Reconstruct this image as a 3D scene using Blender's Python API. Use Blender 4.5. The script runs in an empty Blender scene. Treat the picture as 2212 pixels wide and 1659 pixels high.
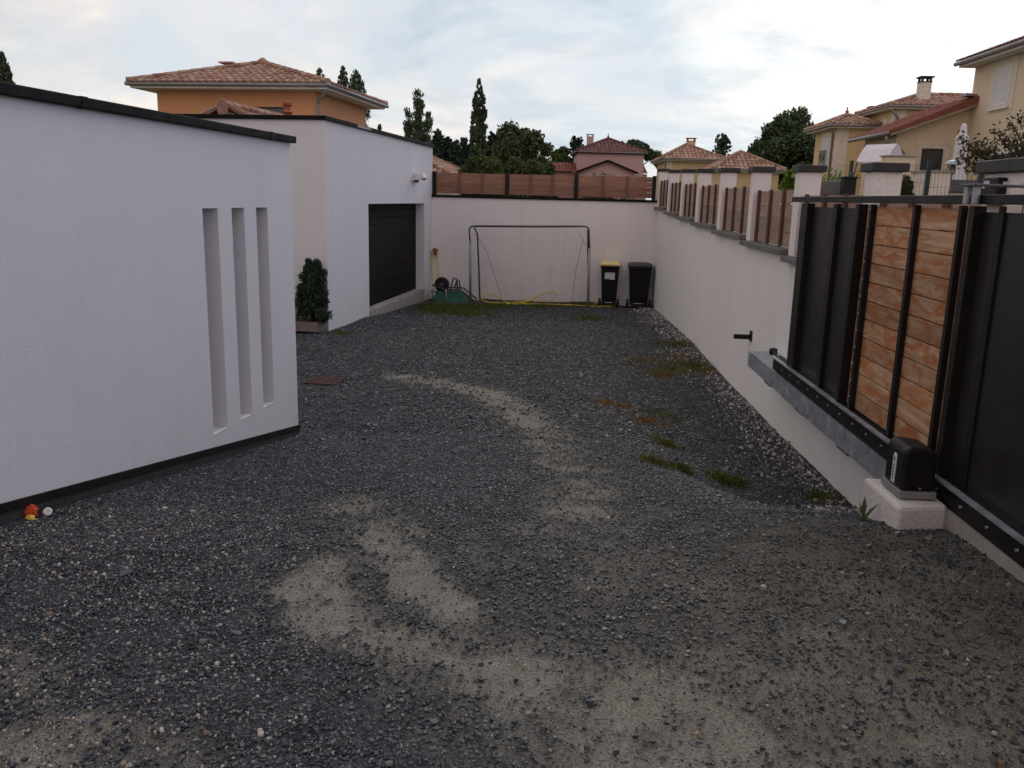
import bpy, math, random
import numpy as np
from mathutils import Vector, Matrix
R = math.radians
random.seed(7)
rng = np.random.default_rng(11)
S = bpy.context.scene
C = S.collection

# ------------------------------------------------------------------ camera
# eye of the photographer is the origin (z = 0 is eye level)
FPX, CX, CY = 1842.0, 1106.0, 829.5          # focal length for a 2212 px wide picture
PITCH, ROLL = R(12.3), math.atan(213/8440)
Fv = Vector((0, math.cos(PITCH), -math.sin(PITCH)))
U0 = Vector((0, math.sin(PITCH), math.cos(PITCH))); R0 = Vector((1, 0, 0))
Rv = R0*math.cos(ROLL) + U0*math.sin(ROLL)
Uv = U0*math.cos(ROLL) - R0*math.sin(ROLL)
cam = bpy.data.cameras.new('camera'); camo = bpy.data.objects.new('camera', cam); C.objects.link(camo)
cam.sensor_width = 36; cam.lens = 36*FPX/2212; cam.clip_start = .05; cam.clip_end = 3000
camo.matrix_world = Matrix((Rv, Uv, -Fv)).transposed().to_4x4()
S.camera = camo

# ------------------------------------------------------------------ light
SUN_AZ, SUN_EL = 24.0, 34.0                  # behind thin cloud, ahead and to the right
sun = bpy.data.lights.new('sun', 'SUN'); sun.energy = .55; sun.angle = R(25); sun.color = (1, .94, .86)
so = bpy.data.objects.new('sun', sun); C.objects.link(so)
sd = Vector((math.sin(R(SUN_AZ))*math.cos(R(SUN_EL)), math.cos(R(SUN_AZ))*math.cos(R(SUN_EL)), math.sin(R(SUN_EL))))
so.rotation_euler = (-sd).to_track_quat('-Z', 'Y').to_euler()

W = bpy.data.worlds.new('World'); S.world = W; W.use_nodes = True
nt = W.node_tree; nt.nodes.clear()
def N(nt, kind, **kw):
    n = nt.nodes.new(kind)
    for k, v in kw.items():
        if k.startswith('i_'):
            key = k[2:]
            n.inputs[int(key) if key.isdigit() else key.replace('_', ' ')].default_value = v
        else: setattr(n, k, v)
    return n
def ramp(nt, stops, interp='LINEAR'):
    n = nt.nodes.new('ShaderNodeValToRGB'); cr = n.color_ramp; cr.interpolation = interp
    while len(cr.elements) < len(stops): cr.elements.new(.5)
    for e, (p, c) in zip(cr.elements, stops):
        e.position = p; e.color = (*c, 1) if len(c) == 3 else c
    return n
def mth(nt, op, a, b=None, clamp=False):
    n = nt.nodes.new('ShaderNodeMath'); n.operation = op; n.use_clamp = clamp
    for i, v in enumerate((a, b)):
        if v is None: continue
        if isinstance(v, (int, float)): n.inputs[i].default_value = v
        else: nt.links.new(v, n.inputs[i])
    return n.outputs[0]
def mixc(nt, f, a, b, mode='MIX'):
    n = nt.nodes.new('ShaderNodeMix'); n.data_type = 'RGBA'; n.blend_type = mode
    for i, v in ((0, f), (6, a), (7, b)):
        if isinstance(v, (int, float)): n.inputs[i].default_value = v
        elif isinstance(v, tuple): n.inputs[i].default_value = (*v, 1)
        else: nt.links.new(v, n.inputs[i])
    return n.outputs[2]
tc = N(nt, 'ShaderNodeTexCoord'); gen = tc.outputs['Generated']
sx = N(nt, 'ShaderNodeSeparateXYZ'); nt.links.new(gen, sx.inputs[0])
zz = mth(nt, 'ADD', mth(nt, 'MAXIMUM', sx.outputs[2], 0.0), .22)
cv = N(nt, 'ShaderNodeCombineXYZ')
nt.links.new(mth(nt, 'DIVIDE', sx.outputs[0], zz), cv.inputs[0]); nt.links.new(mth(nt, 'DIVIDE', sx.outputs[1], zz), cv.inputs[1])
nt.links.new(mth(nt, 'MULTIPLY', sx.outputs[2], 1.2), cv.inputs[2])
n1 = N(nt, 'ShaderNodeTexNoise', i_Scale=1.15, i_Detail=7.0, i_Roughness=.55, i_Distortion=.5); nt.links.new(cv.outputs[0], n1.inputs['Vector'])
n2 = N(nt, 'ShaderNodeTexNoise', i_Scale=3.1, i_Detail=8.0, i_Roughness=.6, i_Distortion=.3)
mp = N(nt, 'ShaderNodeMapping'); mp.inputs['Location'].default_value = (4.3, 1.7, .6); nt.links.new(cv.outputs[0], mp.inputs[0]); nt.links.new(mp.outputs[0], n2.inputs['Vector'])
r1 = ramp(nt, [(.36, (.50, .585, .675)), (.45, (.66, .725, .775)), (.54, (.78, .785, .785)), (.68, (.92, .875, .825))]); nt.links.new(n1.outputs[0], r1.inputs[0])
r2 = ramp(nt, [(.40, (.80, .85, .90)), (.56, (1, 1, 1))]); nt.links.new(n2.outputs[0], r2.inputs[0])
cl = mixc(nt, .75, r1.outputs[0], r2.outputs[0], 'MULTIPLY')
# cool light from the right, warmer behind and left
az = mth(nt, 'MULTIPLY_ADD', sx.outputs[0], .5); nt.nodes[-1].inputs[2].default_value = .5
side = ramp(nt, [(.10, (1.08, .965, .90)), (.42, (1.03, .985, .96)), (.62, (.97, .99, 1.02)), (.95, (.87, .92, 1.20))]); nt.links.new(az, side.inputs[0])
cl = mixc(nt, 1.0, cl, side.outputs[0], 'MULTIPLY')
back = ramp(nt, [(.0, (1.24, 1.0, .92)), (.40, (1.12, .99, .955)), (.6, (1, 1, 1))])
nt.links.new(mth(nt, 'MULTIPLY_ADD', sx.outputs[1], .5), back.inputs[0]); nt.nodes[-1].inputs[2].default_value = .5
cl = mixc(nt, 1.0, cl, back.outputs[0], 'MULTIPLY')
# brighter cloud where the sun hides
gd = Vector((math.sin(R(21.5))*math.cos(R(13)), math.cos(R(21.5))*math.cos(R(13)), math.sin(R(13))))
dp = N(nt, 'ShaderNodeVectorMath', operation='DOT_PRODUCT'); nt.links.new(gen, dp.inputs[0]); dp.inputs[1].default_value = gd
gl = ramp(nt, [(.970, (0, 0, 0)), (.990, (.40, .40, .40)), (1.0, (1, 1, 1))], 'EASE'); nt.links.new(dp.outputs['Value'], gl.inputs[0])
glow = mth(nt, 'MULTIPLY', gl.outputs[0], mth(nt, 'MULTIPLY_ADD', n2.outputs[0], 3.2)); nt.nodes[-2].inputs[2].default_value = -.70
cl = mixc(nt, mth(nt, 'MAXIMUM', mth(nt, 'MULTIPLY', glow, 1.0, True), 0.0), cl, (1.22, 1.14, 1.03))
# a few small blue-grey cloud puffs low over the roofs
for px, py, c0, c1, k_ in ((985, 130, .9992, .99975, .7), (335, 105, .9993, .9998, .6), (310, 140, .9991, .9998, .5), (140, 140, .9985, .9996, .35), (470, 20, .992, .998, .6), (1330, 220, .9975, .9995, .45), (720, 45, .996, .999, .5)):
    ax, ay = (px-CX)/FPX, -(py-CY)/FPX; dv = (Fv+Rv*ax+Uv*ay).normalized()
    d2 = N(nt, 'ShaderNodeVectorMath', operation='DOT_PRODUCT'); nt.links.new(gen, d2.inputs[0]); d2.inputs[1].default_value = dv
    n3 = N(nt, 'ShaderNodeTexNoise', i_Scale=26.0, i_Detail=5.0, i_Roughness=.55); nt.links.new(gen, n3.inputs['Vector'])
    w_ = mth(nt, 'ADD', d2.outputs['Value'], mth(nt, 'MULTIPLY', mth(nt, 'SUBTRACT', n3.outputs[0], .5), (c1-c0)*3.2))
    mr = N(nt, 'ShaderNodeMapRange', interpolation_type='SMOOTHSTEP', i_1=c0, i_2=c1, i_3=0.0, i_4=k_); nt.links.new(w_, mr.inputs[0])
    cl = mixc(nt, mr.outputs[0], cl, (.63, .685, .745))
# brighter overhead
el = ramp(nt, [(0, (1, 1, 1)), (.30, (1.0, 1.0, 1.0)), (.55, (1.0, 1.0, 1.0)), (1, (1.0, 1.0, 1.0))]); nt.links.new(sx.outputs[2], el.inputs[0])
cl = mixc(nt, 1.0, cl, el.outputs[0], 'MULTIPLY')
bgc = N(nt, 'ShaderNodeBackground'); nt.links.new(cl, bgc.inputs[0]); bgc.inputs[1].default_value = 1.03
sky = N(nt, 'ShaderNodeTexSky', sky_type='NISHITA', sun_disc=False, sun_elevation=R(SUN_EL), sun_rotation=R(SUN_AZ))
bgs = N(nt, 'ShaderNodeBackground'); nt.links.new(sky.outputs[0], bgs.inputs[0]); bgs.inputs[1].default_value = .06
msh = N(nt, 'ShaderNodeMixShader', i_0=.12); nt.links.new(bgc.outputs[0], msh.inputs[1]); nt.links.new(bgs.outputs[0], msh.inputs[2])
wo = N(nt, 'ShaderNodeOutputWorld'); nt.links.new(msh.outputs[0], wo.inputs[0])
S.view_settings.view_transform = 'Standard'; S.view_settings.look = 'None'
S.view_settings.exposure = .20; S.view_settings.gamma = 1
S.cycles.max_bounces = 6

# ------------------------------------------------------------------ helpers
def ray(x, y):
    d = Fv*FPX + Rv*(x-CX) - Uv*(y-CY); return d/d.y
def at(x, y, Y): return ray(x, y)*Y            # photo pixel (2212 wide) at distance Y
AA, AR = 8.27, 2.85                            # headings of the left/garage frame and the right wall frame
def FW(az, t, s, z):
    a = R(az); return Vector((t*math.cos(a)+s*math.sin(a), -t*math.sin(a)+s*math.cos(a), z))
def TS(az, p):
    a = R(az); return (p[0]*math.cos(a)-p[1]*math.sin(a), p[0]*math.sin(a)+p[1]*math.cos(a), p[2])

class MB:
    def __init__(s): s.v = []; s.f = []
    def quad(s, *p):
        b = len(s.v); s.v += [tuple(q) for q in p]; s.f.append(tuple(range(b, b+len(p)))); return s
    def box(s, x0, x1, y0, y1, z0, z1, skip=()):
        b = len(s.v)
        s.v += [(x0,y0,z0),(x1,y0,z0),(x1,y1,z0),(x0,y1,z0),(x0,y0,z1),(x1,y0,z1),(x1,y1,z1),(x0,y1,z1)]
        fs = {'-z':(0,3,2,1),'+z':(4,5,6,7),'-y':(0,1,5,4),'+x':(1,2,6,5),'+y':(2,3,7,6),'-x':(3,0,4,7)}
        s.f += [tuple(b+i for i in q) for k, q in fs.items() if k not in skip]; return s
    def prism(s, poly, ax, a, b):
        """poly of 2-D points extruded along axis ax ('x','y','z') from a to b"""
        def P(p, c): return {'x':(c,p[0],p[1]),'y':(p[0],c,p[1]),'z':(p[0],p[1],c)}[ax]
        o = len(s.v); n = len(poly)
        s.v += [P(p, a) for p in poly]+[P(p, b) for p in poly]
        s.f.append(tuple(o+i for i in range(n))[::-1]); s.f.append(tuple(o+n+i for i in range(n)))
        for i in range(n):
            j = (i+1) % n; s.f.append((o+i, o+j, o+n+j, o+n+i))
        return s
    def tube(s, pts, r, n=8, closed=False):
        pts = [Vector(p) for p in pts]; m = len(pts); o = len(s.v)
        rs = r if isinstance(r, (list, tuple)) else [r]*m
        up = None
        for i, p in enumerate(pts):
            a = pts[(i-1) % m] if (closed or i) else p; c = pts[(i+1) % m] if (closed or i < m-1) else p
            d = (c-a).normalized()
            if up is None: up = d.orthogonal().normalized()
            up = (up-d*up.dot(d)); up = up.normalized() if up.length > 1e-6 else d.orthogonal().normalized()
            w = d.cross(up)
            for k in range(n):
                q = 2*math.pi*k/n; s.v.append(tuple(p+(up*math.cos(q)+w*math.sin(q))*rs[i]))
        for i in range(m if closed else m-1):
            j = (i+1) % m
            for k in range(n):
                l = (k+1) % n; s.f.append((o+i*n+k, o+i*n+l, o+j*n+l, o+j*n+k))
        if not closed:
            s.f.append(tuple(o+k for k in range(n))[::-1]); s.f.append(tuple(o+(m-1)*n+k for k in range(n)))
        return s
    def lathe(s, prof, c=(0,0,0), n=16, ax='z', sc=(1,1)):
        o = len(s.v); m = len(prof)
        for (r, h) in prof:
            for k in range(n):
                q = 2*math.pi*k/n; a, b = r*math.cos(q)*sc[0], r*math.sin(q)*sc[1]
                d = {'z':(a,b,h),'y':(a,h,b),'x':(h,a,b)}[ax]
                s.v.append((c[0]+d[0], c[1]+d[1], c[2]+d[2]))
        for i in range(m-1):
            for k in range(n):
                l = (k+1) % n; s.f.append((o+i*n+k, o+i*n+l, o+(i+1)*n+l, o+(i+1)*n+k))
        s.f.append(tuple(o+k for k in range(n))[::-1]); s.f.append(tuple(o+(m-1)*n+k for k in range(n)))
        return s
OFF = {}
def tag(o, label=None, cat=None, group=None, kind=None):
    for k, v in (('label', label), ('category', cat), ('group', group), ('kind', kind)):
        if v: o[k] = v
    return o
def thing(name, label, cat, az=0, base=(0,0,0), group=None):
    o = bpy.data.objects.new(name, None); C.objects.link(o); o.empty_display_size = .2
    o.location = FW(az, *base); o.rotation_euler = (0, 0, -R(az)); OFF[o.name] = Vector(base)
    return tag(o, label, cat, group)
def link_mesh(name, me, mat, parent=None, smooth=False, bevel=0):
    o = bpy.data.objects.new(name, me); C.objects.link(o)
    if mat: me.materials.append(mat)
    if parent is not None: o.parent = parent
    if smooth:
        for p in me.polygons: p.use_smooth = True
    if bevel:
        b = o.modifiers.new('bevel', 'BEVEL'); b.width = bevel; b.segments = 2; b.limit_method = 'ANGLE'; b.angle_limit = R(40)
        b.harden_normals = False
    return o
def part(name, mb, mat, root, smooth=False, bevel=0, parent=None):
    off = OFF[root.name] if root is not None else Vector((0,0,0))
    me = bpy.data.meshes.new(name)
    me.from_pydata([tuple(Vector(v)-off) for v in mb.v], [], mb.f); me.update()
    import bmesh
    bm = bmesh.new(); bm.from_mesh(me); bmesh.ops.recalc_face_normals(bm, faces=bm.faces); bm.to_mesh(me); bm.free()
    return link_mesh(name, me, mat, parent if parent is not None else root, smooth, bevel)
def npmesh(name, verts, polys_n, idx, mat, parent=None, tint=None, smooth=False):
    """verts (V,3); polys_n list of loop totals; idx flat vertex indices"""
    me = bpy.data.meshes.new(name)
    me.vertices.add(len(verts)); me.vertices.foreach_set('co', np.asarray(verts, np.float32).ravel())
    me.loops.add(len(idx)); me.loops.foreach_set('vertex_index', np.asarray(idx, np.int32))
    st = np.concatenate(([0], np.cumsum(polys_n)[:-1])).astype(np.int32)
    me.polygons.add(len(polys_n)); me.polygons.foreach_set('loop_start', st)
    me.polygons.foreach_set('loop_total', np.asarray(polys_n, np.int32))
    me.polygons.foreach_set('use_smooth', np.full(len(polys_n), bool(smooth)))
    if tint is not None:
        a = me.attributes.new('tint', 'FLOAT', 'POINT'); a.data.foreach_set('value', np.asarray(tint, np.float32))
    me.update(calc_edges=True); me.validate()
    return link_mesh(name, me, mat, parent)

# ------------------------------------------------------------------ materials
MATS = {}
def newmat(name, rough=.8, metal=0.0, spec=.3):
    m = bpy.data.materials.new(name); m.use_nodes = True; t = m.node_tree
    b = t.nodes['Principled BSDF']; b.inputs['Roughness'].default_value = rough; b.inputs['Metallic'].default_value = metal
    b.inputs['Specular IOR Level'].default_value = spec
    MATS[name] = m; return m, t, b
def coord(t, scale=(1,1,1), kind='Object'):
    c = N(t, 'ShaderNodeTexCoord'); m = N(t, 'ShaderNodeMapping'); m.inputs['Scale'].default_value = scale
    t.links.new(c.outputs[kind], m.inputs[0]); return m.outputs[0]
def noise(t, vec, scale, detail=4, rough=.55, dist=0.0):
    n = N(t, 'ShaderNodeTexNoise', i_Scale=scale, i_Detail=float(detail), i_Roughness=rough, i_Distortion=dist); t.links.new(vec, n.inputs['Vector']); return n.outputs[0]
def bump(t, b, h, strength=.3, dist=.01):
    n = N(t, 'ShaderNodeBump', i_Strength=strength, i_Distance=dist); t.links.new(h, n.inputs['Height']); t.links.new(n.outputs[0], b.inputs['Normal'])
def plain(name, col, rough=.6, metal=0.0, var=.12, nscale=8, spec=.3, bmp=0.0, bscale=60):
    m, t, b = newmat(name, rough, metal, spec); v = coord(t)
    n = noise(t, v, nscale, 5)
    r = ramp(t, [(.3, tuple(c*(1-var) for c in col)), (.7, tuple(min(1, c*(1+var)) for c in col))]); t.links.new(n, r.inputs[0])
    t.links.new(r.outputs[0], b.inputs['Base Color'])
    rr = ramp(t, [(.3, (max(0, rough-.1),)*3), (.7, (min(1, rough+.1),)*3)]); t.links.new(noise(t, v, nscale*2.3), rr.inputs[0]); t.links.new(rr.outputs[0], b.inputs['Roughness'])
    if bmp: bump(t, b, noise(t, v, bscale, 3), bmp, .01)
    return m
def stucco(name, col, grain=140, bs=.5, dirt=.05, dcol=(.42,.36,.30)):
    m, t, b = newmat(name, .92, 0, .15); v = coord(t)
    big = noise(t, v, .55, 4, .6); mid = noise(t, v, 3.2, 6, .62)
    r = ramp(t, [(.3, tuple(c*.95 for c in col)), (.65, col)]); t.links.new(big, r.inputs[0])
    st = noise(t, coord(t, (5.5, 5.5, .35)), 1.0, 6, .6)          # rain streaks
    rs = ramp(t, [(.52, (0,0,0)), (.75, (1,1,1))]); t.links.new(st, rs.inputs[0])
    c1 = mixc(t, mth(t, 'MULTIPLY', rs.outputs[0], dirt*1.6), r.outputs[0], dcol)
    rm = ramp(t, [(.5, (0,0,0)), (.8, (1,1,1))]); t.links.new(mid, rm.inputs[0])
    c2 = mixc(t, mth(t, 'MULTIPLY', rm.outputs[0], dirt), c1, dcol)
    g = noise(t, v, grain, 3, .6)
    sp = ramp(t, [(.30, (.80,.80,.80)), (.45, (1,1,1))]); t.links.new(noise(t, v, grain*.75, 2), sp.inputs[0])
    t.links.new(mixc(t, .55, c2, sp.outputs[0], 'MULTIPLY'), b.inputs['Base Color'])
    bump(t, b, g, bs, .006); return m
def wood(name, c0, c1, c2, axis=0, knots=.5):
    """boards whose grain runs along an object axis; each island gets its own tone"""
    m, t, b = newmat(name, .8, 0, .2)
    sc = [9, 9, 9]; sc[axis] = .9
    v = coord(t, tuple(sc))
    geo = N(t, 'ShaderNodeNewGeometry')
    off = N(t, 'ShaderNodeVectorMath', operation='ADD'); t.links.new(v, off.inputs[0])
    sc3 = N(t, 'ShaderNodeVectorMath', operation='SCALE'); sc3.inputs[0].default_value = (13.1, 7.7, 9.3); t.links.new(geo.outputs['Random Per Island'], sc3.inputs['Scale'])
    t.links.new(sc3.outputs[0], off.inputs[1]); vv = off.outputs[0]
    g = noise(t, vv, 2.2, 8, .62, 1.2)
    r = ramp(t, [(.3, c0), (.7, c1)]); t.links.new(g, r.inputs[0])
    v2 = coord(t, (3.0 if axis != 0 else 1.5, 3.0 if axis != 1 else 1.5, 5))
    o2 = N(t, 'ShaderNodeVectorMath', operation='ADD'); t.links.new(v2, o2.inputs[0]); t.links.new(sc3.outputs[0], o2.inputs[1])
    bl = noise(t, o2.outputs[0], 1.9, 6, .6, 1.6)
    rb = ramp(t, [(.42, (0,0,0)), (.60, (1,1,1))]); t.links.new(bl, rb.inputs[0])
    c = mixc(t, mth(t, 'MULTIPLY', rb.outputs[0], knots), r.outputs[0], c2)
    rt = ramp(t, [(0, (.66,.66,.67)), (1, (1.18,1.16,1.13))]); t.links.new(geo.outputs['Random Per Island'], rt.inputs[0])
    t.links.new(mixc(t, 1.0, c, rt.outputs[0], 'MULTIPLY'), b.inputs['Base Color'])
    bump(t, b, g, .25, .004); return m
def tiles(name, cols, soot=.35):
    m, t, b = newmat(name, .85, 0, .2); geo = N(t, 'ShaderNodeNewGeometry')
    r = ramp(t, [(i/(len(cols)-1), c) for i, c in enumerate(cols)]); t.links.new(geo.outputs['Random Per Island'], r.inputs[0])
    n = noise(t, coord(t), 6, 6, .65); rr = ramp(t, [(.35, (1,1,1)), (.75, (1-soot,)*3)]); t.links.new(n, rr.inputs[0])
    t.links.new(mixc(t, 1.0, r.outputs[0], rr.outputs[0], 'MULTIPLY'), b.inputs['Base Color']); return m
def tinted(name, stops, rough=.85, spec=.25, var=.35, trans=0.0, nsc=40):
    m, t, b = newmat(name, rough, 0, spec); a = N(t, 'ShaderNodeAttribute', attribute_name='tint')
    r = ramp(t, stops); t.links.new(a.outputs['Fac'], r.inputs[0])
    n = noise(t, coord(t), nsc, 4); rr = ramp(t, [(.3, (1-var,)*3), (.7, (1+var*.6,)*3)]); t.links.new(n, rr.inputs[0])
    col = mixc(t, 1.0, r.outputs[0], rr.outputs[0], 'MULTIPLY'); t.links.new(col, b.inputs['Base Color'])
    if trans:
        tr = N(t, 'ShaderNodeBsdfTranslucent'); t.links.new(col, tr.inputs[0]); mx = N(t, 'ShaderNodeMixShader', i_0=trans)
        t.links.new(b.outputs[0], mx.inputs[1]); t.links.new(tr.outputs[0], mx.inputs[2]); t.links.new(mx.outputs[0], t.nodes['Material Output'].inputs[0])
    return m
M_white = stucco('white_render', (.645, .645, .66), 140, .6, .06)
M_wall = stucco('white_boundary_render', (.77, .735, .72), 110, .9, .09)
M_rough = stucco('rough_white_render', (.74, .69, .665), 45, 1.0, .14)
M_orange = stucco('orange_render', (.62, .32, .165), 60, .3)
M_yellow = stucco('yellow_render', (.66, .545, .40), 60, .3)
M_ochre = stucco('ochre_render', (.61, .46, .26), 60, .3)
M_pink = stucco('pink_render', (.50, .33, .31), 60, .3)
M_cream = plain('cream_trim', (.62, .55, .46), .85)
M_trimw = plain('white_trim', (.66, .64, .62), .7)
M_coping = plain('dark_coping', (.009, .0075, .008), .65, 0, .2, 5, .1)
M_slab = plain('grey_slab', (.13, .125, .12), .7, 0, .2, 9, bmp=.2)
M_capm = plain('dark_cap', (.035, .031, .031), .6, 0, .2, 6)
M_black = plain('black_aluminium', (.012, .0095, .0095), .5, 0, .2, 6, .2)
M_blackp = plain('black_panel', (.020, .0165, .0165), .36, 0, .15, 3, .25)
M_door = plain('aubergine_door', (.008, .0055, .0075), .6, 0, .12, 4, .1)
M_membrane = plain('dimpled_membrane', (.035, .034, .036), .6, 0, .25, 14, .3, .6, 90)
M_conc = plain('concrete', (.30, .275, .25), .9, 0, .18, 6, .2, .4, 70)
M_galv = plain('galvanised_steel', (.36, .38, .42), .48, .65, .25, 7)
M_zinc = plain('zinc_gutter', (.27, .255, .25), .5, .4, .15, 5)
M_steel = plain('goal_tube', (.26, .25, .28), .5, .3, .25, 12)
M_darkst = plain('dark_tube', (.085, .08, .09), .5, .2, .2, 12)
M_rust = plain('rusty_iron', (.075, .038, .031), .85, .1, .3, 30)
M_glass = plain('dark_glass', (.03, .032, .036), .08, 0, .1, 2, .6)
M_shutter = plain('white_shutter', (.62, .62, .63), .6)
M_tile = tiles('roman_tiles', [(.25,.13,.09), (.36,.20,.14), (.44,.28,.20), (.32,.185,.14), (.50,.36,.27)])
M_tilered = tiles('red_tiles', [(.17,.048,.034), (.23,.07,.048), (.27,.095,.066), (.20,.06,.045)])
M_tiledark = tiles('brown_tiles', [(.11,.045,.04), (.15,.065,.055), (.19,.09,.075)])
M_gatewood = wood('gate_wood', (.28,.16,.095), (.57,.385,.25), (.36,.135,.045), 1, .95)
M_fence = wood('fence_wood', (.16,.085,.058), (.31,.195,.145), (.26,.10,.05), 0, .5)
M_post = wood('batten_wood', (.13,.072,.056), (.21,.125,.098), (.15,.07,.045), 2, .3)
M_panelw = wood('panel_wood', (.22,.155,.12), (.36,.275,.225), (.24,.14,.10), 1, .35)
M_batten = wood('dark_batten', (.085,.04,.03), (.15,.075,.056), (.10,.045,.03), 2, .3)
M_binblk = plain('bin_plastic', (.010, .0105, .012), .5, 0, .15, 5, .2)
M_bingrey = plain('bin_lid_grey', (.045, .045, .055), .5, 0, .1, 5, .3)
M_yel = plain('yellow_plastic', (.70, .55, .22), .55, 0, .1, 5)
M_hose = plain('yellow_hose', (.62, .46, .06), .5, 0, .12, 20)
M_rubber = plain('rubber', (.018, .018, .018), .8)
M_green = plain('green_steel', (.018, .085, .052), .45, 0, .2, 8)
M_label = plain('paper_label', (.55, .58, .60), .6)
M_ink = plain('print_ink', (.10, .10, .12), .7)
M_bark = plain('bark', (.07, .05, .038), .95, 0, .3, 14, .1, .5, 40)
M_terra = plain('terracotta', (.33, .10, .05), .8)
M_cloth = plain('white_canvas', (.62, .60, .62), .85, 0, .06, 4)
M_bucket = plain('bucket_tin', (.28, .33, .38), .6, 0, .3, 18)
M_soil = plain('potting_soil', (.05, .028, .022), .95, 0, .3, 30)
M_trough = plain('planter_brown', (.17, .135, .13), .8, 0, .15, 8)
M_cable = plain('grey_cable', (.08,.08,.08), .6)
M_redhook = plain('red_bracket', (.24, .05, .035), .7)
M_orangep = plain('orange_fabric', (.50, .06, .015), .8, 0, .2, 30)
M_grnpost = plain('green_post', (.018, .03, .024), .5)
M_net = plain('net_cord', (.50, .48, .48), .8)

# ------------------------------------------------------------------ ground
zLx = [-8, 0, 3.45, 5.4, 7.3, 10, 13.9, 16.3, 20.8, 24]; zLz = [-1.5, -1.5, -1.53, -1.82, -2.10, -2.19, -2.235, -2.30, -2.50, -2.5]
zRx = [-8, 3.3, 3.8, 4.1, 4.5, 5.0, 6.0, 8, 10, 14, 17.6, 20.4, 24]; zRz = [-1.5, -1.50, -1.53, -1.575, -1.68, -1.87, -2.19, -2.24, -2.27, -2.28, -2.36, -2.47, -2.5]
zMx = [-8, 1.5, 2.6, 3.6, 4.5, 5.5, 6.5, 7.5, 8.5, 10, 12, 14, 17, 20.6, 24]; zMz = [-1.5, -1.5, -1.515, -1.57, -1.67, -1.81, -1.94, -2.04, -2.12, -2.20, -2.25, -2.28, -2.37, -2.49, -2.5]
def vnoise(x, y, sc, seed):
    """cheap numpy value noise in 0..1"""
    g = np.random.default_rng(seed).random((256, 256)); X = np.asarray(x)/sc; Y = np.asarray(y)/sc
    xi = np.floor(X).astype(int); yi = np.floor(Y).astype(int); fx = X-xi; fy = Y-yi
    fx = fx*fx*(3-2*fx); fy = fy*fy*(3-2*fy); xi &= 255; yi &= 255; x1 = (xi+1) & 255; y1 = (yi+1) & 255
    return (g[xi,yi]*(1-fx)+g[x1,yi]*fx)*(1-fy)+(g[xi,y1]*(1-fx)+g[x1,y1]*fx)*fy
def fbm(x, y, sc, seed, o=4):
    s = 0; a = .5
    for i in range(o): s = s+a*vnoise(x, y, sc/2**i, seed+i); a *= .5
    return s/(1-.5**o)
def gz(x, y):
    x = np.asarray(x, float); y = np.asarray(y, float)
    a = np.clip((x+1.7)/1.5, 0, 1); a = a*a*(3-2*a); u = np.clip((x-.9)/1.0, 0, 1); u = u*u*(3-2*u)
    z = (np.interp(y, zLx, zLz)*(1-a)+np.interp(y, zMx, zMz)*a)*(1-u)+np.interp(y, zRx, zRz)*u
    return z+.05*(fbm(x, y, 1.6, 31, 3)-.5)
def gp(px, py):
    z = -2.0
    for _ in range(25):
        d = ray(px, py); k = z/d.z; z = .5*z+.5*float(gz(d.x*k, d.y*k))
    d = ray(px, py); k = z/d.z; return (d.x*k, d.y*k, z)
# bare trodden dust left by the tyres: strokes across the yard, (points, half width m, strength)
STROKES = [([(880,812),(985,832),(1065,852),(1130,893),(1190,945),(1240,1005),(1262,1050),(1250,1110)], .22, .85),
    ([(1130,893),(1190,945),(1240,1005)], .14, .5),
    ([(750,1085),(800,1105),(850,1140)], .2, .8),([(800,1130),(865,1215),(925,1280),(985,1340)], .12, 1.0),
    ([(690,1235),(665,1265),(700,1320),(735,1345)], .12, 1.0),([(700,1250),(760,1200)], .08, .6),([(735,1340),(800,1375),(900,1420),(1010,1460)], .13, .85),([(985,1340),(1010,1420)], .09, .5),
    ([(840,1390),(1000,1425),(1150,1440),(1255,1475),(1330,1530)], .11, 1.0),([(1150,1450),(1260,1530),(1330,1620),(1400,1700)], .2, 1.0),
    ([(1030,1180),(1060,1220)], .12, .4),([(1140,1140),(1210,1150),(1250,1130)], .12, .45),([(1440,1500),(1560,1560),(1700,1640)], .24, .7),
    ([(1280,1600),(1500,1650),(1700,1660)], .2, .8),([(1730,1370),(1800,1410),(1880,1460)], .13, .6),([(1850,1290),(1980,1350)], .14, .45),
    ([(1650,1470),(1800,1500),(1950,1600),(2100,1660)], .22, .6),([(1430,1270),(1480,1240),(1560,1260),(1700,1330)], .2, .4),
    ([(200,1560),(215,1590)], .07, .8),([(330,1590),(370,1620)], .1, .5),([(30,1620),(120,1640),(200,1610)], .14, .7),([(20,1430),(60,1480)], .12, .5),
    ([(880,1180),(960,1280),(1100,1400),(1250,1500),(1380,1600)], .45, .24),([(1150,1180),(1300,1320),(1500,1420),(1750,1500),(2000,1560)], .5, .30),([(1240,1080),(1330,1180),(1450,1290),(1600,1400)], .3, .34),([(1500,1600),(1800,1640),(2100,1640)], .4, .5),([(740,1120),(690,1250)], .15, .35),
    ([(1950,1210),(2020,1240)], .12, .35),([(1530,1010),(1560,1030)], .1, .3)]
SW = [([gp(*p)[:2] for p in pts], w, a) for pts, w, a in STROKES]
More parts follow.
